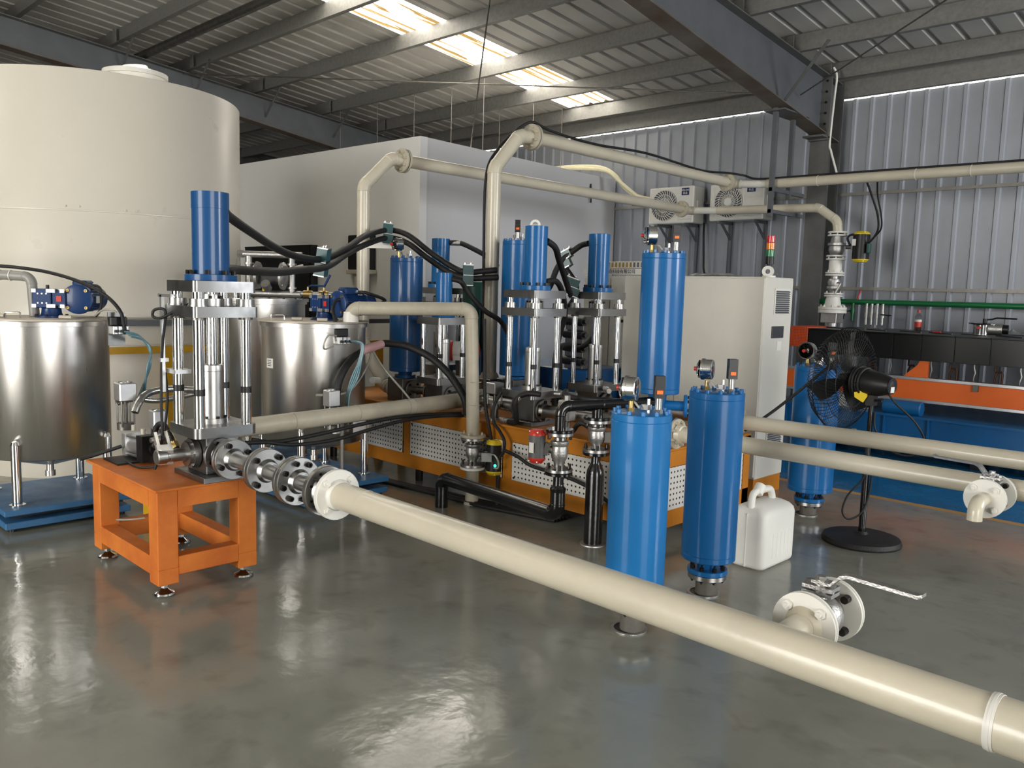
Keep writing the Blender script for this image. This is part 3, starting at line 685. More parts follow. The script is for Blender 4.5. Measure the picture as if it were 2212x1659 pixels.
# ================================================================== orange table
TX0, TX1, TY0, TY1, TZ = -4.72, -3.81, 1.53, 2.07, .53
tb_ = thing('machine_table', 'orange painted steel table on levelling feet carrying the left press', 'table', ((TX0+TX1)/2, (TY0+TY1)/2, 0))
part('top_plate', G().box(TX0, TX1, TY0, TY1, TZ-.012, TZ, .002), 'orange', tb_)
a0, a1, b0, b1 = TX0+.05, TX1-.02, TY0+.015, TY1-.02
for x in (a0, a1-.10):
    for y in (b0, b1-.10):
        part('leg', G().box(x, x+.10, y, y+.10, .135, TZ-.012, .004), 'orange', tb_)
        part('leg_pad', G().box(x, x+.10, y, y+.10, .06, .137, .003), 'orange', tb_)
        f = part('levelling_foot', G().lathe((x+.05, y+.05, 0), (0, 0, 1), [(0, .047), (.006, .05), (.014, .046), (.026, .022), (.034, .014), (.036, .009), (.065, .009)], 28), 'chrome', tb_)
        part('nut', G().hexa((x+.05, y+.05, .036), (0, 0, 1), .016, .013), 'steel', f)
for y in (b0, b1-.08):
    part('top_rail', G().box(a0+.1, a1-.1, y, y+.08, TZ-.10, TZ-.012), 'orange', tb_)
    part('bottom_rail', G().box(a0+.1, a1-.1, y, y+.08, .10, .19, .003), 'orange', tb_)
for x in (a0, a1-.08):
    part('top_rail', G().box(x, x+.08, b0+.1, b1-.1, TZ-.10, TZ-.012), 'orange', tb_)
    part('bottom_rail', G().box(x, x+.08, b0+.1, b1-.1, .10, .19, .003), 'orange', tb_)
r = thing('tee_fitting', 'clear tube and small white tee hanging inside the orange table', 'fitting', (-4.60, 1.60, .26))
part('tee', G().cyl((-4.61, 1.585, .255), (-4.60, 1.59, .305), .010, n=12).cyl((-4.605, 1.588, .275), (-4.58, 1.605, .272), .009, n=12), 'plug', r)
part('tube', G().tube(spline([(-4.60, 1.59, .305), (-4.59, 1.60, .36), (-4.55, 1.63, .41), (-4.50, 1.66, .425)], 6), .005, 8).tube(spline([(-4.61, 1.585, .255), (-4.60, 1.595, .22), (-4.55, 1.66, .21), (-4.5, 1.75, .215)], 6), .005, 8), 'tube_clear', r)

# ================================================================== presses
def plate(x, y, hx, hy, z0, z1, c=.03, m='steel_plate'):
    n = 5; poly = []
    for sx, sy, a in ((1, 1, 0), (-1, 1, 90), (-1, -1, 180), (1, -1, 270)):
        for k in range(n+1):
            th = math.radians(a+90*k/n); poly.append(V((x+sx*(hx-c)+c*math.cos(th), y+sy*(hy-c)+c*math.sin(th), z0)))
    return G().prism(poly, (0, 0, 0), (0, 0, z1-z0))
def press(x, y, zb, label, hx, hy, rc=.0225, crosshead=True, cr=.08, ztop=1.93, zplate=.22, blue='blue_deep', bs=.085, dz=0.0, base=None):
    r = thing('hydraulic_press', label, 'press', (x, y, zb), 'four-column hydraulic presses')
    lp0, lp1 = zb+zplate, zb+zplate+.05
    tp0, tp1 = (1.45+dz, 1.503+dz) if crosshead else (1.226, 1.279)
    part('base_plate', G().box(x-(base or (hx+.01, 0))[0], x+(base or (hx+.01, 0))[0], y-(base or (0, hy+.01))[1], y+(base or (0, hy+.01))[1], zb, zb+.03, .003), 'steel_plate', r)
    part('valve_block', G().box(x-bs-.02, x+bs+.02, y-bs, y+bs, zb+.03, lp0, .004), 'steel_plate', r)
    part('lower_plate', plate(x, y, hx+.04, hy+.04, lp0, lp1), 'steel_plate', r)
    for sx in (-1, 1):
        for sy in (-1, 1):
            cx, cy = x+sx*hx, y+sy*hy
            c = part('column', G().cyl((cx, cy, lp1), (cx, cy, tp0), rc, n=24), 'chrome', r)
            zz = lp1+.155
            part('tape_mark', G().cyl((cx, cy, zz), (cx, cy, zz+.032), rc+.0008, n=24), 'black_plastic', c)
    s = part('sleeve', G().lathe((x, y, lp1), (0, 0, 1), [(0, .068), (.025, .068), (.025, .053), (.26, .053), (.262, .0545), (.275, .0545), (.29, .053), (.295, .03)], 32), 'steel', r)
    for q in circle((x, y, lp1+.025), (0, 0, 1), .061, 6, .5): bolt(s, q, (0, 0, 1), .008, .012)
    part('piston_rod', G().cyl((x, y, lp1+.29), (x, y, tp0), .027, n=24), 'chrome', r)
    if crosshead:
        z0, z1 = 1.33+dz, 1.382+dz
        ch = part('crosshead', plate(x, y, hx+.05, hy+.045, z0, z1, .02), 'steel_plate', r)
        for sx in (-1, 1):
            for sy in (-1, 1):
                cx, cy = x+sx*hx, y+sy*hy
                part('guide_bush', G().lathe((cx, cy, z1), (0, 0, 1), [(0, rc+.021), (.008, rc+.021), (.008, rc+.018), (.036, rc+.018), (.037, rc+.001)], 28), 'steel', ch)
                part('guide_ring', G().lathe((cx, cy, z0), (0, 0, -1), [(0, rc+.009), (.012, rc+.009), (.013, rc+.001)], 24), 'steel_dark', ch)
        co = part('coupling', G().lathe((x, y, z1), (0, 0, 1), [(0, .062), (.036, .062), (.036, .045), (.058, .045), (.058, .03)], 28), 'steel', ch)
        for q in circle((x, y, z1+.036), (0, 0, 1), .054, 6): bolt(co, q, (0, 0, 1), .008, .014)
    part('top_plate', plate(x, y, hx+.042, hy+.04, tp0, tp1, .022), 'steel_plate', r)
    fl = part('cylinder_flange', G().lathe((x, y, tp1), (0, 0, 1), [(0, cr*1.39), (.002, cr*1.41), (.03, cr*1.41), (.032, cr*1.39)], 40), blue, r)
    for q in circle((x, y, tp1+.032), (0, 0, 1), cr*1.22, 8, .2): bolt(fl, q, (0, 0, 1), .0125, .02)
    part('cylinder', G().lathe((x, y, tp1+.03), (0, 0, 1), [(0, cr), (ztop-tp1-.11, cr), (ztop-tp1-.109, cr*1.015), (ztop-tp1-.03, cr*1.015), (ztop-tp1-.028, cr*.9)], 48), blue, r)
    return r, lp0, lp1, tp0
p1, l0, l1, t0 = press(-3.96, 1.885, .53, 'blue-topped four-column press standing on the orange table', 0.116, .12, .0255, cr=.0875, base=(.168, .128))
press(-3.94, 4.19, .58, 'front four-column press in the middle of the orange skid, beside the tall blue vessel', .118, .115, .021, cr=.077, ztop=1.935, zplate=.19, blue='blue', dz=.0)
press(-3.955, 4.89, .58, 'rear four-column press on the orange skid, in front of the white sign cabinet', .112, .118, .020, cr=.078, ztop=1.928, zplate=.19, blue='blue')
press(-4.89, 4.185, .58, 'shortest press with one top plate, behind the white drop pipe', .10, .115, .021, False, .062, 1.615, .19, 'blue')
press(-5.766, 4.89, .58, 'rearmost press behind the short one, its blue cylinder by the room corner', .12, .118, .021, cr=.080, ztop=1.937, zplate=.19, blue='blue')
solo('lifting_eye', G().ring((-3.96, 4.20, 1.945), (.6, -.8, 0), .020, .036, .022, 20).cyl((-3.95, 4.19, 1.932), (-3.95, 4.19, 1.945), .03, n=16), 'white_paint', 'white lifting eye on top of the middle press cylinder', 'eye ring')
# limit switch arm and cable on the left press
part('switch_arm', G().box(-4.15, -4.0, 1.70, 1.72, 1.42, 1.435).box(-4.135, -4.105, 1.69, 1.73, 1.10, 1.118).box(-4.13, -4.11, 1.70, 1.715, .95, 1.43), 'alu', p1)
part('switch_clamp', G().box(-4.14, -4.02, 1.725, 1.805, 1.045, 1.065), 'alu', p1)
hose('sensor_cable', [(-3.985, 1.80, 1.397), (-4.025, 1.731, 1.353), (-4.069, 1.681, 1.318), (-4.10, 1.655, 1.325), (-4.098, 1.66, 1.355), (-4.068, 1.69, 1.362), (-4.06, 1.70, 1.33), (-4.10, 1.70, 1.2), (-4.12, 1.70, 1.066), (-4.12, 1.695, .888), (-4.11, 1.69, .70), (-4.13, 1.66, .56)], .007, 'black_rubber', 'thin black cable looping at the left press and running down its column', 'cable')
hose('sensor_cable', [(-4.17, 1.74, 1.04), (-4.165, 1.745, .90), (-4.18, 1.735, .75), (-4.20, 1.73, .58), (-4.30, 1.66, .54), (-4.5, 1.66, .54)], .006, 'black_rubber', 'thin black cable hanging down the left press column to the table', 'cable')
# shaft, lever and air cylinder on the table
r = thing('lever_actuator', 'silver air cylinder with clevis lever turning the shaft of the left press', 'actuator', (-4.35, 1.72, .53))
part('shaft_housing', G().lathe((-3.965, 1.795, .655), (0, -1, 0), [(0, .072), (.03, .072), (.03, .06), (.05, .06), (.05, .032), (.13, .032), (.132, .03), (.15, .03)], 32), 'steel', r)
for q in circle((-3.965, 1.765, .655), (0, -1, 0), .062, 6): bolt(r, q, (0, -1, 0), .007, .010, 'steel')
part('shaft', G().cyl((-3.965, 1.65, .655), (-3.965, 1.60, .655), .036, n=28, c=.004), 'steel', r)
lv = V((-3.965, 1.645, .655)); le = V((-4.15, 1.70, .705))
g = G()
for s in (-1, 1): g.obox(lv.lerp(le, .5)+V((0, s*.026, .012)), le-lv, .014, .055, .21)
g.obox(lv.lerp(le, .1), le-lv, .07, .075, .07)
part('clevis_lever', g, 'alu', r)
part('pin', G().cyl(le+V((0, -.05, 0)), le+V((0, .045, 0)), .013, n=16), 'steel', r)
part('rod_eye', G().ball(le, .026).cyl(le, le+V((-.16, .035, -.06)), .015, n=14), 'steel', r)
cb0 = V((-4.40, 1.77, .612)); cd = V((-.98, -.06, -.02)).normalized()
part('end_cap', G().obox(cb0+cd*.03, cd, .135, .14, .07, up=(0, 0, 1)).cyl(cb0-cd*.03, cb0, .035, n=20), 'black_plastic', r)
part('barrel', G().cyl(cb0+cd*.06, cb0+cd*.22, .056, n=28), 'alu', r)
part('end_cap', G().obox(cb0+cd*.235, cd, .12, .12, .04, up=(0, 0, 1)), 'alu', r)
for sy in (-1, 1):
    for sz in (-1, 1):
        u, v, w = basis(cd); q = cb0+cd*.05+u*sy*.050+v*sz*.050; part('tie_rod', G().cyl(q, q+cd*.19, .007, n=8), 'steel', r)
for k, q in enumerate(((-4.42, 1.72, .69), (-4.60, 1.74, .685))): part('port_fitting', G().cyl(q, V(q)+V((0, 0, .03)), .012, n=10), 'plug', r)
part('foot_bracket', G().box(-4.66, -4.46, 1.60, 1.74, .531, .540), 'black_plastic', r)
hose('hydraulic_hose', [(-4.42, 1.76, .56), (-4.42, 1.77, .66), (-4.40, 1.79, .735), (-4.34, 1.80, .74), (-4.28, 1.80, .70), (-4.25, 1.81, .655), (-4.22, 1.82, .62)], .015, 'black_rubber', 'black hose arching over the table to a brass fitting left of the press')
solo('hose_fitting', G().cyl((-4.30, 1.80, .715), (-4.255, 1.81, .66), .018, n=12).cyl((-4.255, 1.81, .66), (-4.235, 1.815, .635), .022, n=6), 'brass', 'brass hose fitting left of the press on the orange table', 'fitting')
hose('hydraulic_hose', [(-4.30, 2.0, .56), (-4.31, 2.0, .66), (-4.28, 2.0, .74), (-4.20, 2.0, .75), (-4.14, 2.0, .72)], .015, 'black_rubber', 'second black hose arch just behind the left press column')
hose('braided_hose', [(-5.0, 1.90, .72), (-5.02, 1.93, .77), (-5.06, 1.99, .815), (-5.08, 2.10, .835), (-5.08, 2.25, .825), (-5.06, 2.4, .80)], .022, 'chrome', 'braided steel hose running behind the orange table')
hose('braided_hose', [(-5.17, 1.86, .76), (-5.18, 1.97, .775), (-5.18, 2.10, .755), (-5.17, 2.25, .77), (-5.14, 2.4, .80)], .018, 'chrome', 'lower braided steel hose behind the orange table')
hose('drain_tube', [(-4.62, 1.68, .60), (-4.66, 1.62, .575), (-4.70, 1.56, .55), (-4.72, 1.50, .535)], .010, 'black_rubber', 'short black tube sticking over the left table corner')
# flanged spools from the left press to the long pipe
sp = thing('flanged_spool', 'row of bolted steel flanges joining the left press to the long cream pipe', 'pipe', (-3.3, 1.875, .53))
YA, ZA = 1.872, .652
X1 = (1, 0, 0)
flange(sp, (-3.86, YA, ZA), X1, .088, .022, 'steel', 4, .066, .012, .014, hub=.045)
part('pipe', G().cyl((-3.84, YA, ZA), (-2.76, YA, ZA), .036, n=28), 'steel', sp)
flange(sp, (-3.755, YA, ZA), X1, .098, .020, 'steel', 4, .076, .013, .018)
flange(sp, (-3.732, YA, ZA), X1, .098, .022, 'steel', 4, .076, .014, .018, hub=.044, ph=.4)
flange(sp, (-3.44, YA, ZA), X1, .102, .020, 'steel', 4, .080, .013, .016, ph=.8)
flange(sp, (-3.415, YA, ZA), X1, .102, .022, 'steel', 4, .080, .014, .018, hub=.044, ph=.8)
flange(sp, (-3.17, YA, ZA), X1, .106, .020, 'steel', 8, .082, .012, .016, ph=.2)
flange(sp, (-3.145, YA, ZA), X1, .106, .022, 'steel', 8, .082, .0125, .016, hub=.044, ph=.2)
flange(sp, (-2.93, YA, ZA), X1, .106, .026, 'steel', 8, .082, .006, .002, 'black_bolt', hub=.06)
part('collar', G().cyl((-2.905, YA, ZA), (-2.84, YA, ZA), .058, n=32), 'steel', sp)
for q in circle((-2.905, YA, ZA), X1, .084, 4, .8): part('stud', G().cyl(q, q+V((.09, 0, 0)), .008, n=10), 'black_bolt', sp)
lp = thing('long_pipe', 'long thick cream pipe crossing the foreground to the lower right', 'pipe', (-1.6, 1.868, .58))
flange(lp, (-2.845, YA, ZA), X1, .104, .024, 'white_paint', 4, .080, .016, .010, 'white_paint', hub=.0, ph=.8, hexh=True)
part('weld_collar', G().lathe((-2.822, YA, ZA), X1, [(0, .066), (.02, .060), (.024, .056)], 32), 'white_paint', lp)
part('pipe', G().cyl((-2.825, YA, ZA), (-.43, 1.866, .646), .0555, n=48), 'cream', lp)
part('band', G().ring((-2.63, 1.8719, .6515), X1, .0556, .0566, .004, 48), 'cream', lp)
g = G()
for k, t in enumerate((0, .006, .012)): g.ring((-.43+t, 1.866, .646), X1, .0556, .0605-.001*abs(k-1), .006, 48)
part('weld_joint', g, 'white_paint', lp)
s0, ap, s1 = arc((-.8, 1.866, .646), (-.27, 1.866, .646), (-.10, 1.66, .646), .15)
part('elbow', G().tube([(-.418, 1.866, .646)]+ap+[V((-.16, 1.733, .646)), V((-.02, 1.563, .646))], .0575, 40), 'cream', lp)

# ================================================================== accumulators (blue pressure vessels)
def gauge(root, p, face, d=.06, th=.055):
    """round pressure gauge on a stem at p, dial towards face"""
    p = V(p); f = V(face).normalized(); c = p+V((0, 0, .105))
    gg = part('gauge', G().cyl(p, p+V((0, 0, .05)), .011, n=12).hexa(p, (0, 0, 1), .015, .02), 'brass', root)
    part('case', G().lathe(c-f*th*.5, f, [(0, d-.006), (.004, d), (th-.012, d), (th-.012, d*1.08), (th, d*1.08), (th, d*.94), (th-.008, d*.92)], 32), 'chrome', gg)
    part('dial', G().cyl(c+f*(th*.5-.010), c+f*(th*.5-.008), d*.92, n=28), 'screen_grey', gg)
    u = f.cross(V((0, 0, 1))).normalized(); q = c+f*(th*.5-.007)
    part('needle', G().obox(q+u*.006+V((0, 0, .008)), u+V((0, 0, 1.2)), .003, .002, d*.9, up=f), 'paper', gg)
    part('glass', G().lathe(c+f*(th*.5-.004), f, [(0, d*.93), (.020, d*.9), (.028, d*.6), (.030, .004)], 28), 'glass', gg)
    part('knob', G().cyl(c+f*(th*.5+.022), c+f*(th*.5+.040), .011, n=14), 'red', gg)
    return gg
def sensor(root, p, face=(1, -1, 0)):
    p = V(p); f = V(face).normalized()
    s = part('pressure_switch', G().cyl(p, p+V((0, 0, .07)), .016, n=16).hexa(p, (0, 0, 1), .019, .018), 'steel', root)
    part('head', G().obox(p+V((0, 0, .095)), (0, 0, 1), .045, .04, .055, up=f).obox(p+V((0, 0, .142)), (0, 0, 1), .042, .05, .045, up=f), 'black_plastic', s)
    part('display', G().obox(p+V((0, 0, .095))+f*.022, f, .026, .016, .004, up=(0, 0, 1)), 'orange_red', s)
    return s
def accumulator(x, y, z0, z1, r, label, blue, gface, gpos, spos, stub=None, neck=None, dsize=.06):
    a = thing('pressure_vessel', label, 'vessel', (x, y, 0 if stub else z0-.1), 'blue pressure vessels')
    h = z1-z0
    part('shell', G().lathe((x, y, z0), (0, 0, 1), [(0, r-.004), (.004, r), (.028, r), (.030, r-.002), (.032, r), (h-.034, r), (h-.032, r-.002), (h-.030, r)], 64), blue, a, ang=30)
    l = part('lid', G().lathe((x, y, z1-.030), (0, 0, 1), [(0, r), (.028, r), (.030, r-.003), (.030, .003)], 64), blue, a)
    for q in circle((x, y, z1), (0, 0, 1), r*.88, 12, .15): bolt(l, q, (0, 0, 1), .011, .016, blue)
    if gpos: gauge(a, (x+gpos[0], y+gpos[1], z1), gface, dsize)
    if spos: sensor(a, (x+spos[0], y+spos[1], z1))
    part('vent_fitting', G().cyl((x+.02, y+.02, z1), (x+.02, y+.02, z1+.06), .008, n=10).box(x-.005, x+.03, y+.0, y+.03, z1+.012, z1+.035), 'alu', a)
    part('bleed_tube', G().tube(spline([(x+.0, y-.02, z1+.02), (x-.02, y-.03, z1+.045), (x-.045, y-.02, z1+.04), (x-.05, y+.01, z1+.01)], 5), .005, 8), 'tube_clear', a)
    if stub:
        part('neck', G().lathe((x, y, z0), (0, 0, -1), [(0, .055), (.04, .05), (.07, .05)], 28), blue, a)
        f = part('neck_flange', G().lathe((x, y, z0-.075), (0, 0, 1), [(0, .098), (.002, .1), (.022, .1), (.024, .098)], 36), blue, a)
        for q in circle((x, y, z0-.051), (0, 0, 1), .080, 8, .2): bolt(f, q, (0, 0, 1), .011, .018, hexh=True)
        for q in circle((x, y, z0-.10), (0, 0, 1), .080, 8, .2): bolt(f, q, (0, 0, -1), .009, .010, hexh=True)
        part('steel_flange', G().lathe((x, y, z0-.100), (0, 0, 1), [(0, .096), (.022, .096)], 36), 'steel', a)
        part('stub_pipe', G().cyl((x, y, 0.001), (x, y, z0-.10), .056, n=28), 'pipe_dull', a)
        part('floor_collar', G().ring((x-.01, y-.01, .0005), (0, 0, 1), .068, .082, .005, 36), 'cast', a)
        part('floor_hole', G().cyl((x-.01, y-.01, .0005), (x-.01, y-.01, .002), .069, n=36), 'black_plastic', a)
    if neck:
        part('neck', G().lathe((x, y, z0), (0, 0, -1), [(0, .06), (.02, .055), (z0-neck-.02, .055), (z0-neck-.02, .085), (z0-neck, .085)], 32), blue, a)
    return a
accumulator(-2.125, 2.966, .20, .985, .131, 'bright blue pressure vessel nearest the camera, behind the long cream pipe', 'blue_light', (-.94, -.34, 0), (-.03, -.04), (.065, .03), stub=True, dsize=.052)
accumulator(-2.149, 3.623, .185, 1.03, .134, 'blue pressure vessel right beside the white jerrycan', 'blue', (-.94, -.34, 0), (-.06, .0), (.065, .02), stub=True, dsize=.050)
accumulator(-2.511, 5.529, .175, 1.04, .150, 'blue pressure vessel standing behind the pedestal fan', 'blue', (.0, -1, 0), (-.05, -.06), (.08, .03), stub=True, dsize=.055)
a6 = accumulator(-2.90, 4.20, .905, 1.742, .130, 'tall blue pressure vessel in front of the grey cabinet, gauge on top', 'blue', (-.7, -.7, 0), (-.07, -.03), (.06, .03), neck=.76, dsize=.055)
accumulator(-5.373, 4.20, .822, 1.732, .131, 'blue pressure vessel left of the short press, right of the cream riser', 'blue_deep', (-.3, -.95, 0), (-.03, -.06), None, neck=.77, dsize=.05)
accumulator(-4.83, 4.93, .80, 1.90, .134, 'blue pressure vessel half hidden behind the middle press and cream riser', 'blue', (-.3, -.95, 0), None, (.03, -.05), neck=.77)
# tee below the tall vessel
part('side_pipe', G().cyl((-2.90, 4.20, .83), (-2.76, 4.30, .83), .030, n=20), 'blue', a6)
flange(a6, (-2.77, 4.293, .83), (.81, .58, 0), .07, .02, 'blue', 6, .054, .009, .012)

# ================================================================== skid with pump line
sk = thing('machine_skid', 'long orange skid with white perforated panels below the row of presses', 'skid', (-4.5, 4.55, 0))
SX0, SX1, SY0, SY1 = -6.3, -2.76, 4.0, 5.12
part('deck', G().box(SX0, SX1, SY0-.015, SY1, .565, .58, .002), 'orange_skid', sk)
part('top_beam', G().box(SX0, SX1, SY0, SY0+.08, .47, .565), 'orange_skid', sk)
part('bottom_beam', G().box(SX0, SX1, SY0, SY0+.08, .10, .205), 'orange_skid', sk)
for x in (-6.22, -5.075, -3.965, -2.80): part('post', G().box(x-.05, x+.04, SY0+.002, SY0+.08, .10, .565), 'orange_skid', sk)
part('end_beam', G().box(SX1-.08, SX1, SY0+.08, SY1, .47, .565).box(SX1-.08, SX1, SY0+.08, SY1, .10, .205), 'orange_skid', sk)
part('end_post', G().box(SX1-.08, SX1, SY1-.08, SY1, .20, .48), 'orange_skid', sk)
part('back_beam', G().box(SX0, SX1, SY1-.08, SY1, .47, .565).box(SX0, SX1, SY1-.08, SY1, .1, .205), 'orange_skid', sk)
for x0, x1 in ((-6.16, -5.14), (-5.035, -4.02), (-3.92, -2.86)):
    pn = part('perforated_panel', G().box(x0, x1, SY0-.006, SY0-.001, .208, .468), 'perf_x', sk)
    for x in (x0+.02, x1-.02):
        for z in (.226, .45): bolt(pn, (x, SY0-.006, z), (0, -1, 0), .007, .004)
pn = part('perforated_panel', G().box(SX1+.001, SX1+.006, 4.09, 5.02, .208, .468), 'perf_y', sk)
for x in (-6.2, -5.0, -3.9, -2.85):
    for y in (4.06, 5.05): part('foot', G().cyl((x, y, 0), (x, y, .10), .03, n=14), 'black_plastic', sk)
YF, YR, ZP = 4.19, 4.89, .682
fl = thing('front_pump_line', 'steel pipe line with flanges along the front of the orange skid', 'pipe', (-4.0, YF, .58))
part('pipe', G().cyl((-5.30, YF, ZP), (-4.98, YF, ZP), .030, n=20), 'steel_dark', fl)
part('corner_block', G().box(-5.47, -5.27, YF-.095, YF+.095, .58, .77, .004), 'steel_plate', fl)
flange(fl, (-5.265, YF, ZP), X1, .072, .016, 'steel_dark', 4, .054, .009, .01, ph=.8); flange(fl, (-5.05, YF, ZP), X1, .072, .016, 'steel_dark', 4, .054, .009, .01)
part('pipe', G().cyl((-4.79, YF, ZP), (-4.05, YF, ZP), .045, n=24), 'steel', fl)
flange(fl, (-4.785, YF, ZP), X1, .075, .016, 'steel_dark', 4, .056, .010, .012, ph=.8)
flange(fl, (-4.46, YF, ZP), X1, .085, .018, 'cream_old', 8, .07, .008, .012, 'steel')
flange(fl, (-4.06, YF, ZP), (-1, 0, 0), .075, .014, 'steel_dark', 6, .056, .009, .010)
flange(fl, (-3.835, YF, ZP), X1, .078, .016, 'steel_dark', 6, .06, .011, .012, hub=.045)
part('pipe', G().cyl((-3.82, YF, ZP), (-2.74, YF, ZP), .044, n=24), 'steel', fl)
part('tee_block', G().box(-2.98, -2.82, YF-.075, YF+.075, .60, .765, .004), 'steel_plate', fl)
flange(fl, (-2.76, YF, ZP), X1, .088, .018, 'steel', 8, .07, .008, .01, 'steel')
rl = thing('rear_pump_line', 'steel pipe line along the rear of the orange skid', 'pipe', (-4.4, YR, .58))
part('pipe', G().cyl((-5.68, YR, ZP), (-4.05, YR, ZP), .045, n=24), 'steel', rl)
part('corner_block', G().box(-4.93, -4.73, YR-.08, YR+.10, .58, .77, .004).box(-5.20, -5.0, YR-.09, YR+.09, .58, .75, .004), 'steel_plate', rl)
for x in (-5.6, -5.25, -4.6, -4.1): flange(rl, (x, YR, ZP), X1, .078, .018, 'cream_old', 6, .06, .009, .01, 'steel')
part('pipe', G().cyl((-3.86, YR, ZP), (-2.72, YR, ZP), .044, n=24), 'steel', rl)
flange(rl, (-3.84, YR, ZP), X1, .078, .016, 'steel_dark', 6, .06, .011, .012, hub=.045)
flange(rl, (-2.76, YR, ZP), X1, .088, .018, 'steel', 8, .07, .008, .01, 'steel')
# valve cluster hoses and fittings on the deck
def fitting(a, b, r, label, m='cast'):
    a, b = V(a), V(b); solo('hose_fitting', G().cyl(a, b, r, n=12).cyl(a.lerp(b, .3), a.lerp(b, .5), r*1.35, n=6), m, label, 'fitting')
hose('hydraulic_hose', [(-3.70, 4.02, .82), (-3.78, 3.98, .82), (-3.84, 3.96, .79), (-3.86, 3.95, .74), (-3.87, 3.97, .66), (-3.90, 4.0, .61), (-3.99, 4.02, .60)], .019, 'black_rubber', 'black hose hanging in front of the middle press block')
fitting((-3.81, 3.97, .815), (-3.86, 3.955, .745), .015, 'bent steel hose end in front of the middle press block', 'chrome')
fitting((-4.08, 4.03, .605), (-3.98, 4.02, .60), .016, 'steel hose coupling lying on the deck by the middle press')
hose('hydraulic_hose', [(-3.72, 4.30, .82), (-3.66, 4.22, .81), (-3.55, 4.20, .80), (-3.42, 4.24, .80), (-3.3, 4.35, .79)], .020, 'black_rubber', 'thick black hose between the two skid presses, above the black pipe')
fitting((-3.48, 4.09, .76), (-3.40, 4.15, .76), .018, 'steel coupling above the black pipe elbow')
fitting((-3.79, 4.26, .80), (-3.64, 4.32, .80), .018, 'long steel coupling right of the middle press plate')
fitting((-3.81, 4.83, .80), (-3.66, 4.70, .80), .018, 'steel coupling in front of the rear press plate')
hose('hydraulic_hose', [(-3.45, 4.05, .60), (-3.40, 4.02, .625), (-3.36, 4.0, .66), (-3.32, 4.0, .68), (-3.28, 4.02, .66), (-3.24, 4.06, .62)], .016, 'black_rubber', 'short black hose hump on the deck behind the two black risers')
g = thing('relief_valve', 'grey cast valve body on the deck behind the first black elbow', 'valve', (-3.5, 4.08, .58))
part('body', G().box(-3.56, -3.46, 4.03, 4.11, .66, .80, .01).cyl((-3.51, 4.07, .58), (-3.51, 4.07, .66), .03), 'cast', g)
part('cap', G().hexa((-3.51, 4.07, .80), (0, 0, 1), .022, .03), 'steel', g)
r = thing('air_valve', 'silver upright air valve on the skid deck right of the white drop pipe', 'valve', (-4.215, 4.10, .58))
part('base_flange', G().cyl((-4.215, 4.10, .58), (-4.215, 4.10, .592), .065, n=28), 'steel', r)
part('body', G().cyl((-4.215, 4.10, .592), (-4.215, 4.10, .68), .030, n=20).cyl((-4.215, 4.10, .66), (-4.215, 4.10, .695), .042, n=20), 'steel', r)
for sx in (-1, 1):
    for sy in (-1, 1): part('stay', G().cyl((-4.215+sx*.035, 4.10+sy*.035, .69), (-4.215+sx*.035, 4.10+sy*.035, .765), .006, n=8), 'steel', r)
part('spindle', G().cyl((-4.215, 4.10, .69), (-4.215, 4.10, .765), .012, n=10), 'steel_dark', r)
part('cylinder', G().box(-4.262, -4.168, 4.053, 4.147, .765, .845, .005), 'alu', r)
r = thing('air_actuator', 'white rotary actuator with red end caps behind the short press', 'actuator', (-5.13, 4.60, .80))
d = V((.70, .714, 0)); c = V((-5.118, 4.60, .99))
part('body', G().obox(c, d, .13, .15, .16, up=(0, 0, 1)).lathe(c-d*.09, d, [(0, .075), (.18, .075)], 24), 'white_paint', r)
for s in (-1, 1): part('end_cap', G().lathe(c+d*s*.085, d*s, [(0, .085), (.02, .085), (.045, .065), (.055, .03)], 24), 'red', r)
part('bracket', G().box(-5.16, -5.07, 4.56, 4.65, .76, .92), 'steel_plate', r)
part('switch_box', G().box(-5.15, -5.08, 4.57, 4.64, 1.07, 1.12, .005), 'black_plastic', r)
part('indicator', G().cyl((-5.115, 4.605, 1.12), (-5.115, 4.605, 1.15), .02, n=14), 'green', r)
part('mount_block', G().box(-5.18, -5.05, 4.54, 4.67, .58, .77, .004), 'steel_plate', r)
r = thing('hydraulic_unit', 'blue hydraulic power unit with stacked black valves behind the presses', 'pump unit', (-4.75, 5.55, 0))
part('tank', G().box(-5.3, -4.35, 5.28, 5.85, .06, .86, .01), 'blue_deep', r)
part('feet', G().box(-5.25, -5.15, 5.3, 5.8, 0, .06).box(-4.5, -4.4, 5.3, 5.8, 0, .06), 'steel_dark', r)
part('manifold', G().box(-4.62, -4.42, 5.30, 5.45, .86, 1.30, .005), 'steel_dark', r)
for k in range(4): part('solenoid_valve', G().cyl((-4.60, 5.28, .93+.11*k), (-4.36, 5.24, .93+.11*k), .036, n=16).cyl((-4.38, 5.245, .93+.11*k), (-4.33, 5.235, .93+.11*k), .02, n=12), 'black_plastic', r)
part('pressure_line', G().tube(spline([(-4.62, 5.26, 1.30), (-4.60, 5.24, 1.40), (-4.56, 5.20, 1.45)], 4), .022, 12), 'brass', r)
r = thing('electric_motor', 'dark green upright motor behind the cream riser and short press', 'motor', (-5.42, 5.02, .58))
part('fan_cowl', G().lathe((-5.42, 5.02, 1.36), (0, 0, 1), [(0, .125), (.16, .125), (.20, .09), (.21, .02)], 32), 'green_dark', r)
g = G().cyl((-5.42, 5.02, .98), (-5.42, 5.02, 1.36), .105, n=28)
for q in range(24):
    th = 2*math.pi*q/24; g.obox((-5.42+.115*math.cos(th), 5.02+.115*math.sin(th), 1.17), (0, 0, 1), .005, .025, .38, up=(math.cos(th), math.sin(th), 0))
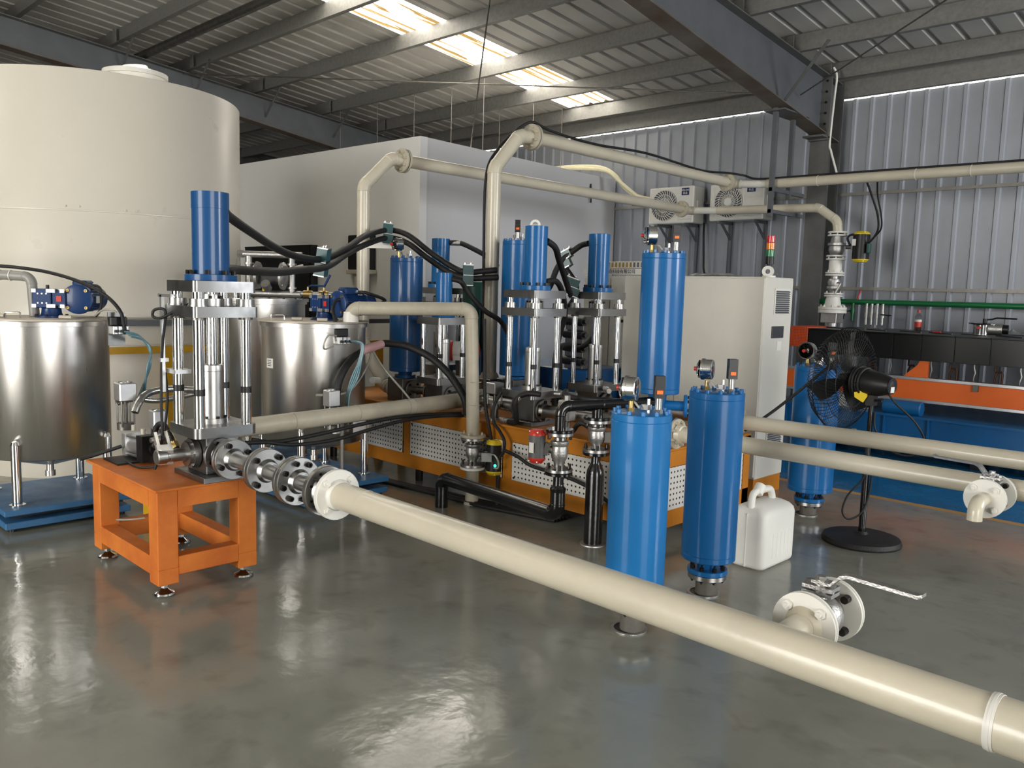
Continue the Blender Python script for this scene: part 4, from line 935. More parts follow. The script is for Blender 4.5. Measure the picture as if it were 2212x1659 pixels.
part('finned_body', g, 'green_dark', r); part('bell_housing', G().lathe((-5.42, 5.02, .58), (0, 0, 1), [(0, .11), (.38, .11), (.40, .13)], 28), 'blue_deep', r)

# ================================================================== cream risers and overhead pipes
Z1 = (0, 0, 1)
r1 = thing('riser_pipe', 'cream pipe rising left of the room corner, then running overhead to the right wall', 'pipe', (-5.96, 4.19, .58), 'cream overhead pipes')
pipe_run(r1, [(-5.47, 4.19, .672), (-5.62, 4.19, .672), (-5.96, 4.19, 1.02), (-5.96, 4.19, 2.34), (-5.96, 4.47, 2.60), (-5.96, 4.66, 2.60)], .055, 'cream', .09)
flange(r1, (-5.475, 4.19, .672), (-1, 0, 0), .095, .022, 'cream_old', 8, .075, .009, .012, 'cream_old', hexh=True)
part('capped_branch', G().cyl((-5.64, 4.13, .72), (-5.58, 4.02, .735), .028, n=18, c=.004), 'white_paint', r1)
flange(r1, (-5.96, 4.60, 2.60), (0, -1, 0), .105, .022, 'cream_old', 8, .080, .012, .016, 'cream_old', hexh=True, ph=.2)
part('gasket', G().cyl((-5.96, 4.60, 2.60), (-5.96, 4.608, 2.60), .098, n=32), 'black_rubber', r1)
flange(r1, (-5.96, 4.608, 2.60), (0, 1, 0), .105, .022, 'cream_old', 0)
part('pipe', G().cyl((-5.96, 4.63, 2.60), (-5.96, 9.0, 2.562), .055, n=28), 'cream', r1)
flange(r1, (-5.96, 8.96, 2.562), (0, -1, 0), .10, .02, 'cream_old', 8, .078, .011, .014, 'cream_old', hexh=True)
flange(r1, (-5.96, 8.965, 2.562), (0, 1, 0), .10, .02, 'cream_old', 0)
s0, ap, s1 = arc((-5.96, 8.9, 2.562), (-5.96, 9.15, 2.556), (-5.6, 9.15, 2.545), .09)
part('elbow', G().tube(ap, .052, 24), 'cream', r1)
part('pipe', G().cyl(s1, (-5.55, 9.15, 2.54), .042, n=24), 'white_paint', r1)
pipe_run(r1, [(-5.56, 9.15, 2.54), (-4.27, 9.15, 2.512), (-4.05, 9.15, 2.36), (-4.035, 9.15, 2.24)], .050, 'cream', .10)
r2 = thing('riser_pipe', 'tallest cream riser in the middle, running overhead above the other pipe', 'pipe', (-5.10, 4.89, .58), 'cream overhead pipes')
pipe_run(r2, [(-5.10, 4.89, .74), (-5.10, 4.89, 2.50), (-5.10, 5.17, 2.80), (-5.10, 5.36, 2.82)], .058, 'cream', .10)
part('foot_socket', G().lathe((-5.10, 4.89, .74), Z1, [(0, .085), (.03, .08), (.06, .062)], 28), 'cream_old', r2)
flange(r2, (-5.10, 5.33, 2.815), (0, -1, 0), .11, .022, 'cream_old', 8, .085, .012, .016, 'cream_old', hexh=True)
part('gasket', G().cyl((-5.10, 5.33, 2.815), (-5.10, 5.338, 2.815), .102, n=32), 'black_rubber', r2)
flange(r2, (-5.10, 5.338, 2.815), (0, 1, 0), .11, .022, 'cream_old', 0)
part('pipe', G().cyl((-5.10, 5.36, 2.815), (-5.10, 8.6, 2.785), .056, n=28), 'cream', r2)
flange(r2, (-5.10, 8.56, 2.785), (0, -1, 0), .10, .02, 'cream_old', 8, .078, .011, .014, 'cream_old', hexh=True)
flange(r2, (-5.10, 8.565, 2.785), (0, 1, 0), .10, .02, 'cream_old', 0)
s0, ap, s1 = arc((-5.10, 8.5, 2.785), (-5.10, 8.72, 2.78), (-4.8, 8.72, 2.765), .085)
part('elbow', G().tube(ap, .052, 24), 'cream', r2)
part('pipe', G().cyl(s1, (-4.68, 8.72, 2.755), .042, n=24), 'white_paint', r2)
part('pipe', G().cyl((-4.69, 8.72, 2.755), (0.5, 8.72, 2.715), .052, n=28), 'cream', r2)
for x in (-4.1, -3.1, -2.6): part('cable_tie', G().ring((x, 8.72, 2.755-.008*(x+4.69)), X1, .053, .057, .006, 20), 'white_paint', r2)
# black cable strapped to the middle riser
hose('power_cable', [(-5.155, 4.86, .80), (-5.16, 4.86, 1.3), (-5.165, 4.85, 1.9), (-5.165, 4.86, 2.45), (-5.16, 4.98, 2.67), (-5.14, 5.16, 2.84), (-5.12, 5.28, 2.925), (-5.10, 5.36, 2.94), (-5.10, 5.6, 2.90), (-5.10, 6.2, 2.875), (-5.10, 7.0, 2.90), (-5.10, 8.0, 2.855), (-5.06, 8.5, 2.88), (-4.98, 8.72, 2.87), (-4.8, 8.72, 2.82), (-4.3, 8.72, 2.812), (-3.3, 8.72, 2.805), (-1.5, 8.72, 2.79), (0.4, 8.72, 2.775)], .012, 'black_rubber', 'black cable strapped along the tallest cream riser and overhead pipe', 'cable')
hose('power_cable', [(-3.62, 8.72, 2.805), (-3.60, 8.74, 2.74), (-3.58, 8.85, 2.60), (-3.55, 8.98, 2.40), (-3.56, 9.05, 2.24), (-3.64, 9.09, 2.13), (-3.70, 9.10, 2.10)], .011, 'black_rubber', 'black cable dropping from the upper wall pipe to the yellow-capped actuator', 'cable')
hose('power_cable', [(-3.50, 8.72, 2.80), (-3.49, 8.76, 2.72), (-3.53, 8.9, 2.58), (-3.52, 9.0, 2.40), (-3.53, 9.06, 2.26), (-3.60, 9.10, 2.18)], .009, 'black_rubber', 'second black cable dropping beside the yellow-capped actuator', 'cable')
# bracket on the first riser holding the hose clamp
r = thing('hose_bracket', 'white arm on the left cream riser holding the upper hose clamp', 'bracket', (-5.85, 4.28, 1.80))
part('arm', G().obox((-5.85, 4.275, 1.845), (.71, .70, 0), .05, .05, .34, up=Z1), 'white_paint', r)
part('end_plug', G().obox((-5.72, 4.405, 1.845), (.71, .70, 0), .052, .052, .05, up=Z1), 'black_plastic', r)
# white drop pipe in front of the skid with yellow/black actuator
dp = thing('drop_pipe', 'cream pipe elbowing from the middle tank lid down to the floor before the skid', 'pipe', (-4.20, 3.89, 0))
pipe_run(dp, [(-4.862, 3.318, 1.255), (-4.856, 3.324, 1.345), (-4.23, 3.87, 1.362), (-4.205, 3.89, .49)], .046, 'cream_old', .06)
part('cone_socket', G().lathe((-4.862, 3.318, 1.25), Z1, [(0, .056), (.03, .053), (.07, .047)], 24), 'white_paint', dp)
part('pipe', G().cyl((-4.205, 3.89, .25), (-4.205, 3.89, 0), .046, n=24), 'cream_old', dp)
flange(dp, (-4.205, 3.89, .475), Z1, .088, .02, 'cream_old', 4, .068, .009, .012, 'cream_old', hexh=True)
flange(dp, (-4.205, 3.89, .25), Z1, .088, .018, 'white_paint', 0)
part('floor_sleeve', G().ring((-4.205, 3.89, 0), Z1, .047, .058, .02, 24), 'cream_old', dp)
for z in (.86, .7): part('cable_tie', G().ring((-4.205, 3.89, z), Z1, .0465, .050, .006, 20), 'tube_clear', dp)
def flow_valve(root, c, axis, half, R=.085, body=.045, m='cast'):
    """flanged ball valve body centred at c"""
    c = V(c); a = V(axis).normalized()
    for s in (-1, 1):
        f = part('valve_flange', G().lathe(c+a*s*half, -a*s, [(0, R), (.016, R), (.018, R*.7), (.03, body*.8)], 32), 'steel', root)
    part('valve_body', G().lathe(c-a*half, a, [(.012, body*.7), (half*.45, body*.75), (half*.7, body*1.12), (half*1.0, body*1.22), (half*1.3, body*1.12), (half*1.42, body*1.3), (half*1.55, body*1.3), (half*1.6, body*.75), (half*2-.012, body*.7)], 28), m, root)
    g = G()
    for s in (-1, 1):
        for q in circle(c+a*s*(half-.016), a, R*.78, 4, .78): g.cyl(q, q-a*s*.028, .009, n=8)
    part('stud', g, 'black_bolt', root)
flow_valve(dp, (-4.205, 3.89, .372), Z1, .102, .086, .042)
def actuator(name, c, label, body, cap, z0, z1, r=.06, stem=None, grp=None):
    t = thing(name, label, 'actuator', (c[0], c[1], z0), grp); x, y = c
    part('body', G().lathe((x, y, z0+.03), Z1, [(0, r), (z1-z0-.06, r)], 12).box(x-r*.9, x+r*.9, y-r*.5, y+r*.5, z0+.035, z1-.035), body, t)
    for z, s in ((z0, 1), (z1, -1)):
        cp = part('end_cap', G().lathe((x, y, z), (0, 0, s), [(0, r*.72), (.012, r*.9), (.026, r*1.03), (.032, r*1.03)], 12), cap, t)
        for q in circle((x, y, z+s*.014), (0, 0, -s), r*.85, 4, .78): bolt(cp, q, (0, 0, -s), .006, .006, 'alu')
    if stem: part('stem', G().cyl((x, y, (z0+z1)/2), stem, .022, n=14).obox(V((x, y, (z0+z1)/2)).lerp(V(stem), .5), V(stem)-V((x, y, (z0+z1)/2)), .06, .07, .03), 'steel_dark', t)
    return t
t = actuator('valve_actuator', (-4.085, 3.99), 'black air actuator with yellow caps on the white drop pipe valve', 'black_plastic', 'yellow_bright', .215, .465, .062, (-4.175, 3.91, .36))
part('solenoid', G().obox((-4.09, 3.915, .35), (.70, -.71, 0), .07, .06, .05, up=Z1), 'alu', t)
part('air_tube', G().tube(spline([(-4.05, 3.90, .37), (-4.0, 3.90, .38), (-3.97, 3.91, .34), (-3.98, 3.92, .29), (-4.03, 3.93, .28)], 5), .006, 8), 'tube_clear', t)
part('status_light', G().ball((-3.995, 3.905, .305), .010, 10, 8), 'led', t)
hose('power_cable', [(-4.16, 3.93, 1.30), (-4.155, 3.94, .9), (-4.14, 3.94, .70), (-4.11, 3.95, .56), (-4.10, 3.965, .465)], .012, 'black_rubber', 'black cable running down the white drop pipe to its actuator', 'cable')
hose('power_cable', [(-4.05, 4.0, .80), (-4.08, 3.965, .70), (-4.06, 3.945, .60), (-3.98, 3.93, .54), (-3.93, 3.925, .48), (-3.94, 3.925, .40), (-3.98, 3.93, .365)], .011, 'black_rubber', 'black cable curving over the skid edge to the yellow-capped actuator', 'cable')
hose('power_cable', [(-3.93, 3.925, .42), (-3.80, 3.92, .40), (-3.70, 3.93, .36), (-3.6, 3.94, .345), (-3.4, 3.94, .335), (-3.2, 3.94, .30), (-3.0, 3.94, .22), (-2.85, 3.95, .12), (-2.75, 3.97, .04)], .012, 'black_rubber', 'black cable along the front of the skid behind the black risers', 'cable')
hose('power_cable', [(-4.04, 3.98, .22), (-4.035, 3.975, .15), (-4.02, 3.96, .06), (-4.0, 3.94, .012)], .013, 'black_rubber', 'black conduit dropping from the yellow-capped actuator to the floor', 'cable')
# cream pipe from the left table back to the skid
tp = thing('transfer_pipe', 'cream pipe running back from behind the left press to the orange skid', 'pipe', (-4.57, 3.2, .60))
part('pipe', G().cyl((-4.50, 2.17, .652), (-4.62, 4.15, .668), .055, n=32), 'cream_old', tp)
for t_ in (.25, .5, .72, .75): 
    q = V((-4.50, 2.17, .652)).lerp(V((-4.62, 4.15, .668)), t_); part('cable_tie', G().ring(q, (-.06, 1, .008), .0555, .0575, .004, 28), 'tube_clear', tp)
part('end_flange', G().cyl((-4.497, 2.12, .652), (-4.50, 2.17, .652), .06, n=24), 'black_gloss', tp)
part('support', G().cyl((-4.56, 3.05, 0), (-4.56, 3.05, .60), .012, n=10), 'steel', tp)
hose('power_cable', [(-4.42, 2.3, .58), (-4.44, 2.55, .56), (-4.46, 2.85, .575), (-4.48, 3.15, .60), (-4.50, 3.45, .615), (-4.50, 3.75, .61), (-4.46, 4.0, .60)], .013, 'black_rubber', 'black cable slung along under the cream transfer pipe', 'cable')
hose('power_cable', [(-4.44, 2.35, .59), (-4.42, 2.6, .535), (-4.43, 2.9, .53), (-4.45, 3.2, .565), (-4.47, 3.5, .595), (-4.48, 3.8, .595), (-4.42, 3.99, .59)], .012, 'black_rubber', 'lower sagging black cable under the cream transfer pipe', 'cable')
for k in range(5):
    hose('floor_cable', [(-5.6+.1*k, 3.72+.03*k, .014), (-5.0, 3.78+.02*k, .014), (-4.6+.05*k, 3.83+.025*k, .014+.012*(k % 2)), (-4.1, 3.86+.03*k, .014), (-3.5, 3.98+.03*k, .014)], .012, 'black_rubber', 'black cable lying on the floor along the skid', 'cable', 'cables on the floor by the skid')
# big black hose with a pink wrap arching between middle tank and skid
hose('hydraulic_hose', [(-4.769, 3.142, .60), (-4.778, 3.148, .707), (-4.781, 3.164, .833), (-4.801, 3.232, .938), (-4.875, 3.36, 1.01), (-4.93, 3.46, 1.045)], .027, 'black_rubber', 'thick black hose rising along the side of the middle tank')
solo('hose_wrap', G().lathe((-4.925, 3.45, 1.042), (-.07, .23, .035), [(0, .027), (.01, .033), (.06, .034), (.13, .033), (.20, .031), (.245, .030), (.25, .025)], 16), 'pink_wrap', 'pink wrapped hose joint right of the middle tank', 'hose joint')
hose('hydraulic_hose', [(-4.995, 3.67, 1.075), (-4.99, 3.73, 1.082), (-4.868, 3.822, 1.066), (-4.70, 3.906, .994), (-4.555, 3.95, .891), (-4.447, 3.97, .782), (-4.40, 3.985, .70), (-4.39, 4.0, .60)], .027, 'black_rubber', 'thick black hose arching from the pink wrap down to the skid')
solo('hose_coupling', G().cyl((-4.769, 3.142, .62), (-4.765, 3.14, .52), .022, n=16).cyl((-4.766, 3.14, .53), (-4.764, 3.14, .50), .028, n=6), 'cast', 'steel coupling at the foot of the thick hose on the middle tank', 'fitting')
hose('air_tube', [(-5.02, 3.62, 1.03), (-4.93, 3.66, .90), (-4.86, 3.78, .74), (-4.80, 3.86, .62), (-4.78, 3.92, .585)], .008, 'tube_clear', 'pale thin tube hanging from the pink hose wrap to the right', 'tube')
hose('air_tube', [(-5.02, 3.61, 1.03), (-4.98, 3.55, .93), (-4.87, 3.36, .80), (-4.80, 3.20, .76), (-4.82, 3.02, .765)], .008, 'tube_clear', 'pale thin tube hanging from the pink hose wrap to the left', 'tube')

# ================================================================== overhead hydraulic hoses with green clamps
H1 = [(-3.915, 1.935, 1.842), (-4.10, 2.06, 1.83), (-4.321, 2.285, 1.782), (-4.659, 2.646, 1.71), (-4.911, 2.958, 1.676), (-5.15, 3.288, 1.684), (-5.384, 3.64, 1.784), (-5.629, 3.982, 1.903), (-5.794, 4.325, 1.976), (-5.633, 4.407, 1.938), (-5.403, 4.47, 1.792), (-5.178, 4.531, 1.669), (-5.056, 4.575, 1.634), (-4.987, 4.716, 1.65), (-4.95, 4.80, 1.66)]
H2 = [(-3.915, 1.935, 1.565), (-4.10, 2.08, 1.566), (-4.206, 2.222, 1.564), (-4.463, 2.534, 1.566), (-4.724, 2.846, 1.591), (-5.048, 3.242, 1.626), (-5.379, 3.637, 1.739), (-5.622, 3.977, 1.832), (-5.788, 4.321, 1.91), (-5.627, 4.403, 1.869), (-5.426, 4.441, 1.753), (-5.201, 4.502, 1.631), (-5.051, 4.572, 1.586), (-4.968, 4.726, 1.595), (-4.93, 4.80, 1.60)]
hose('hydraulic_hose', H1, .024, 'black_rubber', 'upper thick black hose swooping from the left press past the cream riser', k=8)
hose('hydraulic_hose', H2, .024, 'black_rubber', 'lower thick black hose swooping from the left press past the cream riser', k=8)
def clamp(c, d, label, hh=.17, w=.075, ln=.085, up=Z1):
    c = V(c); r = thing('hose_clamp', label, 'clamp', c-V((0, 0, hh/2)), 'green hose clamps')
    part('upper_block', G().obox(c+V(up)*hh*.26, d, w, hh*.46, ln, up=up), 'clamp_green', r); part('lower_block', G().obox(c-V(up)*hh*.26, d, w, hh*.46, ln, up=up), 'clamp_green', r)
    for q, t in ((hh*.5+.002, .008), (-hh*.5-.002, .008), (0, .005)): part('plate', G().obox(c+V(up)*q, d, w*1.05, t, ln*.95, up=up), 'steel', r)
    for s in (-1, 1): bolt(r, c+V(up)*(hh*.5+.006)+V(d).normalized()*s*ln*.28, up, .010, .010, 'steel', hexh=True)
clamp((-5.11, 3.25, 1.66), (-.6, .8, .1), 'green hose clamp in the sag between left press and cream riser', .19, up=(.12, .1, .98))
clamp((-5.791, 4.323, 1.943), (.6, .8, -.1), 'green hose clamp on the white arm of the cream riser', .17)
clamp((-5.05, 4.575, 1.61), (.6, .75, 0), 'green hose clamp left of the tallest cream riser', .16)
hose('hydraulic_hose', [(-5.70, 4.93, 1.905), (-5.60, 4.98, 1.90), (-5.428, 5.0, 1.84), (-5.277, 5.01, 1.775), (-5.15, 5.0, 1.70)], .022, 'black_rubber', 'black hose from the rearmost press cylinder to the tallest cream riser')
solo('hose_fitting', G().cyl((-5.70, 4.94, 1.903), (-5.60, 4.98, 1.90), .024, n=14), 'cast', 'steel hose end on the rearmost press cylinder', 'fitting')
hose('hydraulic_hose', [(-4.84, 4.22, 1.57), (-4.80, 4.27, 1.555), (-4.80, 4.33, 1.50), (-4.76, 4.38, 1.42), (-4.70, 4.45, 1.33), (-4.68, 4.60, 1.25), (-4.70, 4.72, 1.1), (-4.72, 4.74, .9)], .020, 'black_rubber', 'black hose from the short press cylinder running down to the right')
hose('hydraulic_hose', [(-3.89, 4.24, 1.84), (-3.90, 4.34, 1.80), (-3.95, 4.44, 1.72), (-4.0, 4.548, 1.631), (-4.04, 4.649, 1.534), (-4.05, 4.70, 1.47)], .022, 'black_rubber', 'black hose slanting down from the middle press cylinder to the rear press')
hose('hydraulic_hose', [(-4.02, 4.84, 1.86), (-4.09, 4.85, 1.85), (-4.15, 4.83, 1.81), (-4.21, 4.79, 1.75), (-4.25, 4.75, 1.66), (-4.26, 4.70, 1.54), (-4.25, 4.62, 1.48)], .022, 'black_rubber', 'black hose from the rear press cylinder top through the clamp')
hose('hydraulic_hose', [(-4.22, 4.80, 1.70), (-4.21, 4.83, 1.66), (-4.17, 4.85, 1.60), (-4.13, 4.85, 1.54), (-4.14, 4.84, 1.45), (-4.16, 4.80, 1.38)], .022, 'black_rubber', 'short black hose below the clamp between the two skid presses')
hose('hydraulic_hose', [(-3.90, 4.25, 1.56), (-3.93, 4.36, 1.575), (-3.97, 4.47, 1.55), (-4.02, 4.58, 1.46), (-4.07, 4.66, 1.32), (-4.14, 4.68, 1.15), (-4.17, 4.68, .95), (-4.16, 4.68, .62)], .021, 'black_rubber', 'black hose dropping between the two skid presses to the deck')
hose('hydraulic_hose', [(-4.16, 4.72, .65), (-4.165, 4.73, .9), (-4.17, 4.73, 1.05), (-4.22, 4.80, 1.08), (-4.30, 4.95, 1.08), (-4.40, 5.15, 1.07)], .022, 'black_rubber', 'black hose from the deck to the stacked valves')
hose('hydraulic_hose', [(-4.10, 5.03, 1.42), (-4.09, 5.06, 1.34), (-4.08, 5.06, 1.22), (-4.12, 5.02, 1.12), (-4.2, 4.99, 1.06), (-4.34, 5.1, 1.04)], .020, 'black_rubber', 'black hose loop hugging the left columns of the rear press')
clamp((-4.21, 4.815, 1.745), (.7, .3, .4), 'green hose clamp high between the two skid presses', .13, .07, .08)
clamp((-4.06, 4.72, 1.535), (.6, .6, -.3), 'green hose clamp at the foot of the rear press cylinder', .13, .08, .10)

# ================================================================== black floor piping
bp = thing('black_pipe', 'black pipe lying low across the floor, then rising to a valve before the skid', 'pipe', (-3.7, 3.64, 0))
pipe_run(bp, [(-4.275, 3.672, 0), (-4.275, 3.672, .205), (-3.15, 3.60, .195), (-3.15, 3.60, .36)], .044, 'black_gloss', .062)
part('pipe', G().lathe((-3.15, 3.60, .335), Z1, [(0, .045), (.02, .048), (.035, .034), (.05, .031), (.12, .031)], 24), 'black_gloss', bp)
flange(bp, (-3.15, 3.60, .437), Z1, .082, .018, 'black_gloss', 4, .064, .011, .026, 'black_gloss', hexh=True, ph=.3)
flow_valve(bp, (-3.15, 3.60, .573), Z1, .115, .08, .042)
flange(bp, (-3.15, 3.60, .708), (0, 0, -1), .082, .018, 'black_gloss', 4, .064, .011, .020, 'black_gloss', hexh=True, ph=.3)
pipe_run(bp, [(-3.15, 3.60, .70), (-3.15, 3.60, .838), (-3.03, 3.83, .845), (-2.88, 4.12, .855)], .032, 'black_gloss', .05)
t = actuator('valve_actuator', (-3.245, 3.51), 'grey air actuator with red caps on the first black riser', 'frame_steel', 'red', .505, .70, .050, (-3.165, 3.585, .575))
part('label', G().obox((-3.235, 3.452, .60), (.17, -.98, 0), .03, .06, .003, up=Z1), 'paper', t)
part('solenoid', G().ball((-3.30, 3.555, .61), .035, 14, 10), 'green_dark', t)
b2 = thing('black_riser', 'black bottle-shaped riser with a valve, beside the nearest blue vessel', 'pipe', (-3.05, 3.816, 0))
part('bottle', G().lathe((-3.05, 3.816, 0), Z1, [(0, .055), (.42, .055), (.455, .050), (.485, .034), (.50, .028), (.545, .028)], 32), 'black_gloss', b2)
part('floor_collar', G().lathe((-3.05, 3.816, 0), Z1, [(0, .078), (.006, .076), (.008, .056)], 32), 'cast', b2)
flange(b2, (-3.05, 3.816, .545), Z1, .082, .020, 'black_gloss', 4, .064, .011, .026, 'black_gloss', hexh=True)
flow_valve(b2, (-3.05, 3.816, .66), Z1, .095, .08, .042)
flange(b2, (-3.05, 3.816, .775), (0, 0, -1), .082, .020, 'black_gloss', 4, .064, .011, .020, 'black_gloss', hexh=True)
part('pipe', G().cyl((-3.05, 3.816, .77), (-3.05, 3.816, .845), .034, n=24), 'black_gloss', b2)
part('gear_box', G().obox((-2.985, 3.87, .655), (.75, .66, 0), .06, .06, .08, up=Z1).cyl((-3.02, 3.84, .655), (-2.98, 3.875, .655), .02), 'steel_dark', b2)

# ================================================================== pipes to the right with hand valves
def hand_valve(root, c, d, lever, R=.085, half=.095, lev_len=.26):
    """flanged ball valve on axis d with a long lever handle"""
    c = V(c); d = V(d).normalized(); lv = V(lever).normalized()
    for s in (-1, 1):
        f = part('valve_flange', G().lathe(c+d*s*half, -d*s, [(0, R), (.006, R), (.008, R-.004), (.011, R-.004), (.013, R), (.020, R), (.022, R*.6)], 40), 'white_paint', root)
        part('gasket', G().lathe(c+d*s*(half-.011), -d*s, [(0, R-.003), (.003, R-.003)], 40), 'black_rubber', f)
        for q in circle(c+d*s*(half+.001), d, R*.74, 4, .78):
            bolt(f, q, d*s, .014, .010, 'white_paint', hexh=True); part('stud', G().cyl(q-d*s*.022, q-d*s*.045, .011, n=10), 'black_bolt', f)
    part('valve_body', G().lathe(c-d*half, d, [(.02, R*.45), (half*.5, R*.5), (half*.6, R*.62), (half*.75, R*.68), (half*1.1, R*.68), (half*1.3, R*.62), (half*1.34, R*.78), (half*1.50, R*.78), (half*1.54, R*.5), (half*2-.02, R*.45)], 36), 'cast', root)
    b = part('bonnet', G().cyl(c+V((0, 0, R*.5)), c+V((0, 0, R*.98)), R*.25, n=20).obox(c+V((0, 0, R*.80)), Z1, R*.95, R*.62, .010, up=d).obox(c+V((0, 0, R*.98)), Z1, R*.95, R*.62, .010, up=d), 'cast', root)
    for s in (-1, 1):
        q = c+d.cross(V(Z1))*s*R*.36+V((0, 0, R*.76)); part('bonnet_bolt', G().cyl(q, q+V((0, 0, R*.34)), .007, n=10).hexa(q+V((0, 0, R*.28)), Z1, .010, .008), 'steel', b)
    top = c+V((0, 0, R*1.08)); part('stem_nut', G().cyl(c+V((0, 0, R*.95)), top+V((0, 0, .012)), R*.2, n=16).hexa(top, Z1, R*.16, .02), 'cast', root)
    side = V(Z1).cross(lv); pr = []
    prof = [(-.02, 0), (.03, 0), (.055, .028), (.075, .034), (lev_len-.012, .030), (lev_len, .036)]
    g = G(); k = 0
    for t, h in prof:
        w = .017 if t < .06 else .013
        for z in (0, .009):
            for s in (-1, 1): g.v.append(top+lv*t+side*s*w+V((0, 0, h+z)))
    for i in range(len(prof)-1):
        a = 4*i; g.f += [(a, a+1, a+5, a+4), (a+2, a+6, a+7, a+3), (a, a+4, a+6, a+2), (a+1, a+3, a+7, a+5)]
    n = 4*(len(prof)-1); g.f += [(0, 2, 3, 1), (n, n+1, n+3, n+2)]
    part('lever', g, 'cast', root)
lo = thing('outlet_pipe', 'lower of the two cream pipes running right from the skid, with a hand valve branch', 'pipe', (-1.5, 4.16, .63), 'cream outlet pipes')
flange(lo, (-2.735, 4.165, .68), X1, .09, .02, 'cream_old', 8, .072, .010, .012, 'cream_old', hexh=True)
part('pipe', G().cyl((-2.72, 4.165, .68), (.4, 4.16, .681), .047, n=32), 'cream', lo)
part('socket', G().lathe((-2.71, 4.165, .68), X1, [(0, .062), (.03, .056), (.035, .048)], 28), 'cream', lo)
up = thing('outlet_pipe', 'upper, rear one of the two cream pipes running right from the skid', 'pipe', (-1.5, 4.89, .64), 'cream outlet pipes')
part('pipe', G().cyl((-2.72, 4.89, .685), (.6, 4.89, .702), .048, n=32), 'cream', up)
flange(up, (-2.74, 4.89, .685), X1, .09, .02, 'cream_old', 8, .072, .010, .012, 'cream_old', hexh=True)
hv = thing('hand_valve', 'lever ball valve with white flanges and a cut spout on the lower outlet pipe', 'valve', (-1.0, 4.0, .57), 'lever ball valves')
hand_valve(hv, (-1.005, 4.0, .668), (0, -1, 0), (-.97, .25, 0), .083, .085, .27)
part('branch', G().cyl((-1.005, 4.13, .672), (-1.005, 4.085, .668), .032, n=20), 'cream', hv)
s0, ap, s1 = arc((-1.005, 3.95, .668), (-1.005, 3.80, .668), (-1.005, 3.80, .58), .05)
part('spout', G().tube([V((-1.005, 3.92, .668))]+ap+[V((-1.005, 3.80, .595))], .030, 24), 'cream', hv)
hv2 = thing('hand_valve', 'large lever ball valve standing off the long foreground pipe, lower right', 'valve', (-.92, 2.12, .55), 'lever ball valves')
hand_valve(hv2, (-.915, 2.125, .652), (0, -1, 0), (1, -.02, 0), .086, .092, .26)
part('branch', G().cyl((-.915, 1.90, .648), (-.915, 2.04, .652), .036, n=24), 'cream', hv2)
part('weld_bead', G().lathe((-.915, 2.035, .652), (0, -1, 0), [(0, .052), (.012, .046), (.02, .037)], 24), 'cream_old', hv2)

# ================================================================== cabinets, jerrycan, fan
r = thing('control_cabinet', 'tall grey control cabinet with a louvred vent behind the tall blue vessel', 'cabinet', (-3.65, 5.87, 0))
part('plinth', G().box(-4.28, -3.01, 5.66, 6.08, 0, .13), 'orange_skid', r)
part('carcass', G().box(-4.287, -3.004, 5.66, 6.09, .13, 1.648, .006), 'grey_cabinet', r)
part('door', G().box(-4.28, -3.75, 5.648, 5.66, .15, 1.635, .003), 'grey_cabinet', r)
part('door', G().box(-3.745, -3.01, 5.648, 5.66, .15, 1.635, .003), 'grey_cabinet', r)
def louvre(y0, y1, z0, z1, n):
    v = part('vent', G().box(-3.004, -2.998, y0, y1, z0, z1, .001), 'white_paint', r)
    for k in range(n):
        z = z0+.018+(z1-z0-.036)*k/(n-1); part('slat', G().add([(-2.998, y0+.015, z-.005), (-2.998, y1-.015, z-.005), (-2.988, y1-.015, z-.009), (-2.988, y0+.015, z-.009), (-2.998, y0+.015, z+.003), (-2.998, y1-.015, z+.003)], [(0, 1, 2, 3), (3, 2, 5, 4), (0, 3, 4), (1, 5, 2)]), 'grey_steel', v)
louvre(5.80, 6.04, 1.372, 1.565, 11)
louvre(5.80, 6.04, .34, .50, 8)
part('display', G().box(-3.004, -2.996, 5.785, 5.965, 1.195, 1.285, .002), 'screen_grey', r)
part('sticker', G().box(-3.004, -3.0015, 5.88, 5.95, 1.10, 1.17), 'paper', r)
r = thing('signal_tower', 'red, amber and green signal lamp on the grey cabinet', 'signal lamp', (-3.06, 5.80, 1.648))
part('bracket', G().ring((-3.06, 5.79, 1.69), (.3, -.95, 0), .018, .042, .03, 24).cyl((-3.06, 5.80, 1.648), (-3.06, 5.80, 1.66), .05, n=20), 'white_paint', r)
part('socket', G().cyl((-3.06, 5.80, 1.72), (-3.06, 5.80, 1.745), .018, n=14).cyl((-3.06, 5.80, 1.745), (-3.06, 5.80, 1.80), .030, n=20), 'black_plastic', r)
for k, m in enumerate(('green_lamp', 'amber_lamp', 'red_lamp')): part('lamp', G().cyl((-3.06, 5.80, 1.80+.052*k), (-3.06, 5.80, 1.85+.052*k), .030, n=20, c=.002), m, r, label=('green', 'amber', 'red')[k]+' lens')
g = G()
random.seed(3)
for i in range(9):
    for j in range(6):
        g.v.append(V((-3.72+.045*i, 5.74+.05*j, 1.655+.028*random.random()*(1 if 0 < i < 8 and 0 < j < 5 else .2))))
for i in range(8):
    for j in range(5): a = i*6+j; g.f.append((a, a+1, a+7, a+6))
solo('plastic_bag', g, 'plastic_bag', 'crumpled clear plastic bag lying on the grey cabinet', 'bag')
r = thing('sign_cabinet', 'white cabinet with a company sign in Chinese letters behind the rear press', 'cabinet', (-4.9, 6.6, 0))
part('carcass', G().box(-5.36, -4.36, 6.42, 6.95, .06, 1.665, .004), 'white_paint', r); part('plinth', G().box(-5.33, -4.40, 6.45, 6.92, 0, .06), 'black_plastic', r)
